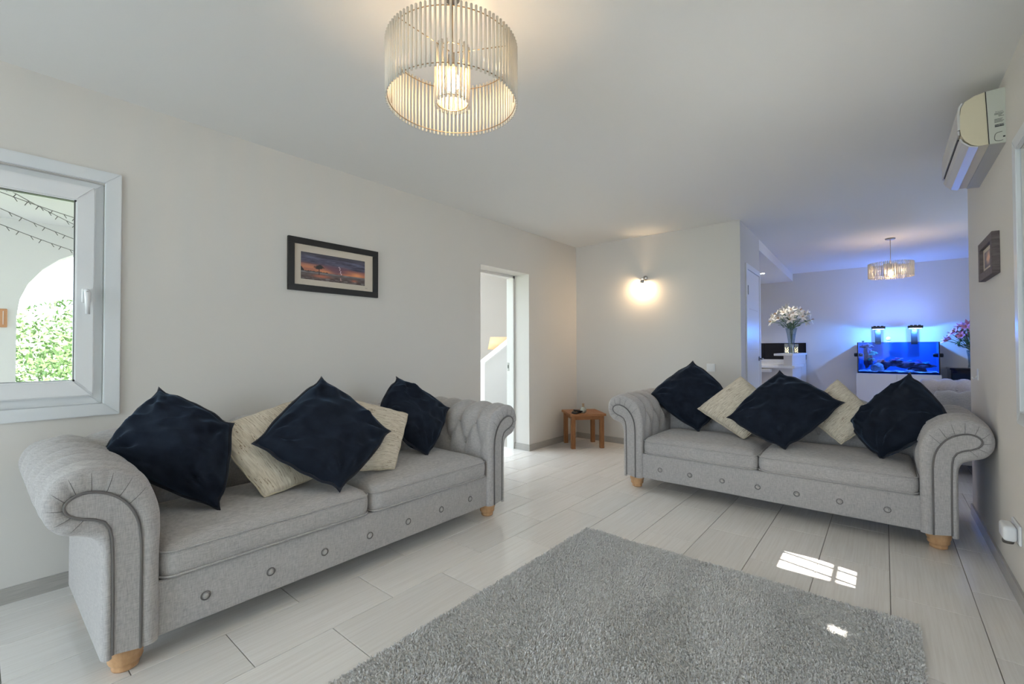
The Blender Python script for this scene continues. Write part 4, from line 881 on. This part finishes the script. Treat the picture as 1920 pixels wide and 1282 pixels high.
box('back_pane', (AX0, AX1, AY1 - 0.008, AY1, AZ0 + 0.001, AZ1), 'aquarium_back', aq); box('bottom_pane', (AX0, AX1, AY0 + 0.0065, AY1, AZ0 + 0.001, AZ0 + 0.008), 'aquarium_back', aq)
boxes('edge_trim', [(AX0 - 0.003, AX0 + 0.010, AY0 - 0.003, AY0 + 0.009, AZ0, AZ1), (AX1 - 0.010, AX1 + 0.003, AY0 - 0.003, AY0 + 0.009, AZ0, AZ1), (AX0, AX1, AY0 - 0.003, AY0 + 0.008, AZ1 - 0.004, AZ1 + 0.003)], 'black_plastic', aq)
sd = mk('sand', [(AX0 + .01 + (AX1 - AX0 - .02) * i / 40, AY0 + .01 + (AY1 - AY0 - .02) * j / 14, AZ0 + .03 + .012 * noise.noise((i * .3, j * .4, 2)) + .008 * (j / 14)) for j in range(15) for i in range(41)], [(j * 41 + i, j * 41 + i + 1, (j + 1) * 41 + i + 1, (j + 1) * 41 + i) for j in range(14) for i in range(40)], 'sand', aq, True, 'stuff', True)
def rock(label, c, s, material, seed, name='reef_rock', cat='rock', group='reef rocks', lob=0.45):
    bm = bmesh.new(); bmesh.ops.create_icosphere(bm, subdivisions=4, radius=1.0)
    for v in bm.verts:
        d = v.co.normalized(); f = 1 + lob * noise.noise(d * 1.6 + Vector((seed, 0, 0))) + .22 * noise.noise(d * 4.5 + Vector((0, seed, 0)))
        v.co = Vector((d.x * s[0] * f, d.y * s[1] * f, d.z * s[2] * f))
    return tag(bm_obj(name, bm, material, None, True, None, False, c), label, cat, group)
rock('dark purple reef rock column at the left end of the aquarium', (-0.20, 9.10, 1.03), (0.055, 0.07, 0.17), 'live_rock', 1)
rock('dark reef rock overhang at the top left of the aquarium', (-0.215, 9.12, 1.19), (0.075, 0.07, 0.035), 'live_rock', 2)
rock('pale grey dome shaped reef rock on the aquarium sand', (-0.085, 9.0, 0.85), (0.085, 0.075, 0.075), 'live_rock_grey', 3, lob=0.3)
rock('reddish reef rock behind the pale dome rock', (-0.03, 9.18, 0.90), (0.09, 0.06, 0.07), 'live_rock', 4)
rock('purple reef rock left of the aquarium centre', (0.13, 9.1, 0.935), (0.10, 0.07, 0.045), 'live_rock', 5)
rock('wide dark reef rock across the aquarium centre', (0.28, 9.14, 0.90), (0.13, 0.08, 0.05), 'live_rock', 6)
rock('dark reef rock shelf at the right of the aquarium', (0.44, 9.1, 0.895), (0.12, 0.08, 0.035), 'live_rock', 8)
rock('dark reef rock footing under the right shelf', (0.38, 9.12, 0.84), (0.10, 0.08, 0.045), 'live_rock', 9)
def coral(label, c, r, material, seed, flat=0.35):
    t = thing('coral', label, 'coral', c, 0, 'aquarium corals'); rnd = random.Random(seed)
    for k in range(7):
        a = rnd.uniform(0, 2 * PI); q = r * rnd.uniform(.2, .9); V, Fc = lathe_geo([(0.0001, -.3 * r * flat), (r * .35, -.1 * r * flat), (r * .5, .15 * r * flat), (r * .38, .4 * r * flat), (0.0001, .3 * r * flat)], 9)
        mk('lobe', V, Fc, material, t, True, None, False, (q * math.cos(a), q * math.sin(a) * .5, rnd.uniform(-.4, .5) * r))
coral('bright teal coral on the left rock column', (-0.14, 9.02, 1.075), 0.055, 'coral_teal', 1, .6); coral('teal coral lower on the left rock column', (-0.165, 9.03, 0.985), 0.04, 'coral_teal', 2, .6)
coral('orange coral beside the pale dome rock', (-0.03, 9.08, 0.95), 0.045, 'coral_orange', 3); coral('pink coral on the centre left rock', (0.11, 9.04, 0.985), 0.06, 'coral_pink', 4); coral('white coral on the centre rock', (0.19, 9.05, 0.99), 0.032, 'coral_white', 5)
coral('teal coral on the centre rock', (0.30, 9.05, 0.965), 0.032, 'coral_teal', 6); coral('pink plate coral on the right rock', (0.40, 9.04, 0.955), 0.045, 'coral_pink', 7, .25); coral('green plate coral at the right end of the reef', (0.48, 9.04, 0.94), 0.05, 'coral_teal', 8, .25); coral('pale coral on the sand at the right', (0.31, 8.98, 0.815), 0.05, 'coral_white', 9)
def tank_light(x, label):
    z = 1.475
    t = thing('aquarium_light', label, 'lamp', (x, 9.1, AZ1), 0, 'aquarium lights')
    box('bracket', (x - 0.045, x + 0.03, 9.20, 9.235, AZ1 - 0.03, z - 0.02), 'black_plastic', t, 0.004)
    box('bracket_arm', (x - 0.02, x + 0.005, 9.05, 9.235, z - 0.03, z - 0.012), 'black_plastic', t, 0.004)
    bm = bmesh.new(); V, Fc = [], []
    pts = [(x - 0.085, 8.98), (x + 0.085, 8.98), (x + 0.085, 9.18), (x - 0.085, 9.18)]
    # frame shaped housing, open slot in the middle
    hz = boxes('housing', [(x - 0.085, x + 0.085, 8.98, 9.03, z - 0.015, z + 0.022), (x - 0.085, x + 0.085, 9.13, 9.18, z - 0.015, z + 0.022), (x - 0.085, x - 0.045, 9.03, 9.13, z - 0.015, z + 0.022), (x + 0.045, x + 0.085, 9.03, 9.13, z - 0.015, z + 0.022), (x - 0.06, x + 0.06, 9.0, 9.16, z - 0.012, z - 0.004)], 'black_plastic', t, 0.003)
    for k in range(3): box('fan_grille', (x - 0.06 + .045 * k, x - 0.03 + .045 * k, 9.0, 9.02, z + 0.022, z + 0.032), 'black_plastic', t)
    box('led_panel', (x - 0.07, x + 0.07, 8.995, 9.165, z - 0.018, z - 0.0155), 'tank_led', t)
    l = bpy.data.lights.new('aquarium_led', 'POINT'); l.shadow_soft_size = 0.012; l.energy = 23; l.color = (0.07, 0.28, 1.0)
    o = bpy.data.objects.new('aquarium_led', l); C.objects.link(o); o.parent = t; o.location = (0, -0.07, z - 0.034 - AZ1)
    l2 = bpy.data.lights.new('aquarium_led_vent', 'AREA'); l2.shape = 'RECTANGLE'; l2.size = 0.08; l2.size_y = 0.08; l2.energy = 3; l2.color = (0.16, 0.30, 1.0)
    o2 = bpy.data.objects.new('aquarium_led_vent', l2); C.objects.link(o2); o2.parent = t; o2.location = (0, -0.02, z + 0.026 - AZ1); o2.rotation_euler = (PI, 0, 0)
tank_light(-0.065, 'black aquarium light on a bracket over the left of the tank'); tank_light(0.365, 'black aquarium light on a bracket over the right of the tank')
wp = 0
for x, sg, lb in ((AX0, -1, 'black magnetic pump clamped on the left end of the aquarium'), (AX1, 1, 'black magnetic pump clamped on the right end of the aquarium')):
    t = thing('wave_pump', lb, 'pump', (x, 9.0, 1.055), 0, 'aquarium pumps')
    V, Fc = tube_geo([(0, 0, 0), (sg * 0.042, 0, 0), (sg * .046, 0, 0)], [0.03, 0.028, 0.02], 16); mk('outer_motor', V, Fc, 'black_plastic', t, True, loc=(sg * 0.001, 0, 0))
    V, Fc = tube_geo([(0, 0, 0), (-sg * 0.05, 0, 0), (-sg * .055, 0, 0)], [0.03, 0.026, 0.018], 16); mk('inner_pump', V, Fc, 'black_plastic', t, True, loc=(-sg * 0.009, 0, 0))
t = thing('dome_camera', 'small white round device standing on the aquarium rim', 'device', (0.055, 9.2, AZ1)); lathe('base', [(0.0001, 0), (0.03, 0), (0.028, 0.02), (0.0001, 0.022)], 'gloss_white', t, (0.055, 9.2, AZ1), 18); lathe('globe', [(0.0001, 0.016), (0.026, 0.03), (0.036, 0.056), (0.027, 0.082), (0.0001, 0.094)], 'gloss_white', t, (0.055, 9.2, AZ1), 20)
box('rim_bar', (0.005, 0.105, 9.18, 9.22, AZ1 - 0.003, AZ1 + 0.001), 'gloss_white', t)
t = thing('feeder', 'small black clip on the left rim of the aquarium', 'clip', (-0.255, 9.0, AZ1)); lathe('knob', [(0.0001, 0), (0.006, 0), (0.006, 0.012), (0.018, 0.016), (0.018, 0.024), (0.0001, 0.024)], 'black_plastic', t, (-0.255, 9.0, AZ1 + 0.003), 14)

# ------------------------------------------------------------------ sideboard with pink flowers
sbd = thing('sideboard', 'black glossy sideboard to the right of the aquarium', 'sideboard', (1.2, 9.1, 0))
box('body', (0.73, 1.70, 8.90, 9.40, 0.06, 0.85), 'black_gloss', sbd, 0.003); box('top', (0.715, 1.715, 8.88, 9.41, 0.85, 0.878), 'black_gloss', sbd, 0.003)
for k in range(2): box('door', (0.74 + .48 * k, 1.21 + .48 * k, 8.885, 8.899, 0.08, 0.84), 'black_gloss', sbd, 0.002); box('handle', (1.17 + .08 * k, 1.18 + .08 * k, 8.868, 8.885, 0.5, 0.62), 'chrome', sbd)
for sx in (0.76, 1.66): box('leg', (sx - .02, sx + .02, 8.95, 9.35, 0, 0.06), 'black_gloss', sbd)
PB = (0.97, 9.06, 0.879)
vase('clear glass vase holding the pink flowers on the black sideboard', PB, [(0.055, 0), (0.055, 0.01), (0.05, 0.05), (0.055, 0.15), (0.07, 0.25)])
bouquet('pink_bouquet', 'bunch of pink lilies with dark leaves in the vase on the black sideboard', 'flowers', PB, 0.24, 26, 0.27, 0.30, 0.68, 'lily_pink', 9, nl=5)
t = thing('blue_cushion', 'bright blue cushion on the dining area sofa', 'cushion', (0.86, 7.35, 0.455))
bm = bmesh.new(); bmesh.ops.create_icosphere(bm, subdivisions=4, radius=1)
for v in bm.verts: v.co = Vector((v.co.x * .07, math.copysign(abs(v.co.y) ** .6, v.co.y) * .2, math.copysign(abs(v.co.z) ** .6, v.co.z) * .19 + .19))
bm_obj('cover', bm, 'blue_cloth', t, True)

# ------------------------------------------------------------------ hall behind the doorway
struct(box('wall_hall_far', (-7.2, -7.0, 2.4, 9.62, 0, HH), 'wall_paint')); struct(box('wall_hall_inner', (XLO - 0.02, XLO, 6.25, 9.42, 0, H), 'wall_paint')); struct(box('wall_hall_end', (-7.0, XLO, 9.42, 9.62, 0, HH), 'wall_paint'))
hs = struct(boxes('door_added_hall', [(-7.0, -6.8, 2.40, 2.48, 0, HH), (-3.6, XLO, 2.40, 2.48, 0, HH), (-6.8, -3.6, 2.40, 2.48, 2.44, HH), (-5.24, -5.16, 2.40, 2.48, 0, 2.44), (-6.8, -3.6, 2.40, 2.48, 0, 0.06)], 'trim_white'))  # glazed hall end added out of view to let daylight in
for a, b in ((-6.8, -5.24), (-5.16, -3.6)): box('pane', (a, b, 2.438, 2.442, 0.06, 2.44), 'pane', hs)
sp = [(4.96, 0), (4.96, 0.925), (4.99, 0.945), (6.6, 1.80), (6.6, 0)]
V = [(-4.76, y, z) for y, z in sp] + [(-4.66, y, z) for y, z in sp]
stw = struct(mk('wall_stair', V, [(0, 1, 2, 3, 4), (9, 8, 7, 6, 5)] + [(i, 5 + i, 5 + (i + 1) % 5, (i + 1) % 5) for i in range(5)], 'gloss_white'))
cp = [(-4.78, 4.945, 0.925), (-4.64, 4.945, 0.925), (-4.64, 6.6, 1.803), (-4.78, 6.6, 1.803)]
mk('coping', cp + [(p[0], p[1], p[2] + 0.035) for p in cp], [(3, 2, 1, 0), (4, 5, 6, 7)] + [(i, (i + 1) % 4, 4 + (i + 1) % 4, 4 + i) for i in range(4)], 'gloss_white', stw)
ct = thing('console_table', 'red-brown wooden console table in the hall behind the doorway', 'table', (-5.75, 6.2, 0))
X0, X1, Y0, Y1 = -5.95, -5.55, 5.3, 7.0
box('top', (X0, X1, Y0, Y1, 0.76, 0.79), 'red_wood', ct, 0.004); box('shelf', (X0 + .02, X1 - .02, Y0 + .04, Y1 - .04, 0.16, 0.185), 'red_wood', ct, 0.003)
for k in range(3): dr = box('drawer', (X1 - .03, X1 - .015, Y0 + .08 + k * .53, Y0 + .55 + k * .53, 0.63, 0.745), 'red_wood', ct, 0.002); lathe('knob', [(0.0001, 0), (.012, 0), (.012, .02), (.0001, .02)], 'brushed_metal', dr, (X1 - .012, Y0 + .31 + k * .53, .68), 10)
box('apron', (X0 + .03, X1 - .03, Y0 + .05, Y1 - .05, 0.62, 0.76), 'red_wood', ct)
for sx in (X0 + .04, X1 - .04):
    for y in (Y0 + .05, Y0 + .60, Y0 + 1.17, Y1 - .05): box('leg', (sx - .022, sx + .022, y - .022, y + .022, 0, 0.76), 'red_wood', ct, 0.003)
fg = thing('figurine', 'small grey stone figurine on the hall console', 'figurine', (-5.68, 5.99, 0.79)); lathe('plinth', [(0.0001, 0), (.04, 0), (.036, .03), (.0001, .03)], 'stone_dark', fg, (-5.68, 5.99, .79), 14)
V, Fc = tube_geo([(-5.68, 5.99, .82), (-5.68, 5.995, .87), (-5.68, 6.0, .91), (-5.68, 6.02, .95)], [.03, .038, .028, .008], 12); mk('body', V, Fc, 'stone_dark', fg, True, None, True)
V, Fc = tube_geo([(-5.68, 5.99, .85), (-5.68, 5.955, .90), (-5.68, 5.945, .93)], [.014, .012, .006], 8); mk('limb', V, Fc, 'stone_dark', fg, True, None, True)
bw = thing('bowl', 'white bowl on the lower shelf of the hall console', 'bowl', (-5.7, 6.0, 0.185)); lathe('dish', [(.0001, 0), (.06, 0), (.10, .05), (.12, .10), (.112, .10), (.09, .05), (.0001, .012)], 'gloss_white', bw, (-5.7, 6.0, .185), 24)
lx, ly = -5.72, 6.52
tl = thing('table_lamp', 'table lamp with a cream shade on the hall console', 'lamp', (lx, ly, 0.79))
lathe('base', [(.0001, 0), (.075, 0), (.075, .012), (.02, .03), (.012, .09), (.028, .15), (.034, .20), (.016, .27), (.012, .30), (.024, .315), (.010, .34), (.008, .42), (.0001, .42)], 'brushed_metal', tl, (lx, ly, .79), 18)
lathe('lamp_shade', [(.235, .36), (.185, .60), (.183, .60), (.233, .36)], 'lamp_fabric', tl, (lx, ly, .79), 40)
lathe('bulb', [(.0001, 0), (.025, .01), (.03, .035), (.02, .06), (.0001, .07)], 'bulb_small', tl, (lx, ly, 1.20), 14)

# ------------------------------------------------------------------ terrace outside the left window
TX = -6.0
def arch_wall():
    r, sp_ = 0.72, 1.46; cols = [(-4.2, -3.66), (-2.22, -1.72), (-0.28, 0.25), (1.69, 1.85)]
    V, Fc = [], []
    def quad(poly):
        n = len(poly); b = len(V)
        for x in (TX - 0.3, TX): V.extend([(x, y, z) for y, z in poly])
        Fc.append(tuple(range(b, b + n))); Fc.append(tuple(range(b + n, b + 2 * n))[::-1])
        for i in range(n): j = (i + 1) % n; Fc.append((b + i, b + n + i, b + n + j, b + j))
    for a, b in cols: quad([(a, -0.5), (b, -0.5), (b, sp_), (a, sp_)])
    top = 2.75
    for a, b in cols: quad([(a, sp_), (b, sp_), (b, top), (a, top)])
    for (a, b), (c_, d_) in zip(cols[:-1], cols[1:]):
        n = 14; cy_ = (b + c_) / 2; rr = (c_ - b) / 2
        for k in range(n):
            a0 = PI - PI * k / n; a1 = PI - PI * (k + 1) / n
            quad([(cy_ + rr * math.cos(a0), sp_ + rr * math.sin(a0)), (cy_ + rr * math.cos(a1), sp_ + rr * math.sin(a1)), (cy_ + rr * math.cos(a1), top), (cy_ + rr * math.cos(a0), top)])
    return struct(mk('wall_terrace_arches', V, Fc, 'render_white'))
arch_wall()
struct(box('ceiling_terrace', (TX - 0.3, XLO, -4.2, 1.85, 2.34, 2.6), 'render_white')); struct(box('floor_terrace', (TX - 0.3, XLO, -4.2, 2.39, -0.3, -0.02), 'ground'))
th = thing('thermometer', 'terracotta coloured wall thermometer on the terrace column', 'thermometer', (TX, 0.17, 1.45)); box('board', (TX, TX + 0.015, 0.145, 0.195, 1.365, 1.53), 'terracotta', th, 0.006); tube('scale_tube', [(TX + 0.017, 0.17, 1.39), (TX + 0.017, 0.17, 1.51)], 0.002, 'gloss_white', th, 6)
for i, (p, q, lb) in enumerate((((-4.547, -0.10, 2.29), (-5.392, 0.745, 2.27), 'outdoor string light cable under the terrace ceiling, nearest the window'), ((-4.372, -0.0, 2.29), (-5.83, 0.751, 2.27), 'outdoor string light cable second from the window under the terrace ceiling'), ((-4.51, -0.12, 2.21), (-5.98, 0.73, 2.19), 'outdoor string light cable third from the window under the terrace ceiling'), ((-4.59, -0.12, 2.11), (-5.985, 0.70, 2.09), 'outdoor string light cable nearest the terrace arches'))):
    t = thing('string_lights', lb, 'string lights', p, 0, 'terrace string lights'); P_, Q_ = Vector(p), Vector(q)
    tube('cable', [P_.lerp(Q_, k / 12) + Vector((0, 0, -0.015 * math.sin(PI * k / 12))) for k in range(13)], 0.003, 'string_cable', t, 5)
    for k in range(1, 12): s = P_.lerp(Q_, k / 12) + Vector((0, 0, -0.015 * math.sin(PI * k / 12))); tube('bulb_drop', [s, s + Vector((0.01, 0.015 * (-1) ** k, -0.030))], 0.0028, 'string_cable', t, 5)
def foliage(name, label, cat, c, r, n, material, seed, leaf=0.06):
    t = thing(name, label, cat, (c[0], c[1], -1.2), 0, 'garden shrubs'); rng = np.random.RandomState(seed)
    V = np.zeros((n, 4, 3)); lobes = [(rng.uniform(-.7, .7) * r[0], rng.uniform(-.8, .8) * r[1], rng.uniform(-.5, .6) * r[2], rng.uniform(.35, .6)) for _ in range(16)]
    for i in range(n):
        l = lobes[rng.randint(16)]; d = rng.randn(3); d /= np.linalg.norm(d); p = np.array([c[0] + l[0] + d[0] * r[0] * l[3], c[1] + l[1] + d[1] * r[1] * l[3], c[2] + l[2] + d[2] * r[2] * l[3]])
        a = rng.randn(3); a /= np.linalg.norm(a); b = np.cross(a, d + .3 * rng.randn(3)); b /= np.linalg.norm(b) + 1e-6; s = leaf * rng.uniform(.6, 1.3)
        V[i] = [p - a * s, p - b * s * .4, p + a * s, p + b * s * .4]
    V[:, :, 0] -= c[0]; V[:, :, 1] -= c[1]; V[:, :, 2] += 1.2
    mk('foliage', V.reshape(-1, 3), [(4 * i, 4 * i + 1, 4 * i + 2, 4 * i + 3) for i in range(n)], material, t, False, 'stuff')
    tube('trunk', [(c[0], c[1], -1.2), (c[0] + .1, c[1] + .05, c[2] - r[2] * .5), (c[0], c[1], c[2])], [.12, .09, .05], 'bark', t, 8); return t
foliage('shrub', 'large light green shrub growing outside the terrace arch', 'shrub', (-9.5, 1.3, 0.6), (1.2, 2.0, 1.5), 16000, 'foliage', 1, .048)
foliage('shrub', 'lower green shrub in front of the large one beyond the terrace', 'shrub', (-7.6, -1.6, 0.0), (0.5, 0.9, 0.9), 4000, 'foliage', 2, .055)
foliage('tree', 'small distant green tree beside the white houses', 'tree', (-24, 3.3, 2.2), (1.2, 1.1, 1.1), 2500, 'foliage_dark', 3, .12)
struct(box('ground', (-80, TX - 0.3, -40, 50, -1.4, -1.2), 'hill'))
hb = thing('white_house', 'white flat-roofed house beyond the garden seen through the terrace arch', 'house', (-27, 3.0, -1.2)); box('walls', (-30, -26, -3, 9, -1.2, 2.4), 'render_white', hb); box('parapet', (-30.1, -25.9, -3.1, 9.1, 2.4, 2.6), 'render_white', hb); box('chimney', (-27.5, -26.8, 3.9, 4.3, 2.6, 3.4), 'render_white', hb)
for k in range(3): box('window', (-25.99, -25.95, 0.2 + 2 * k, 1.1 + 2 * k, 0.9, 1.6), 'ac_under', hb)
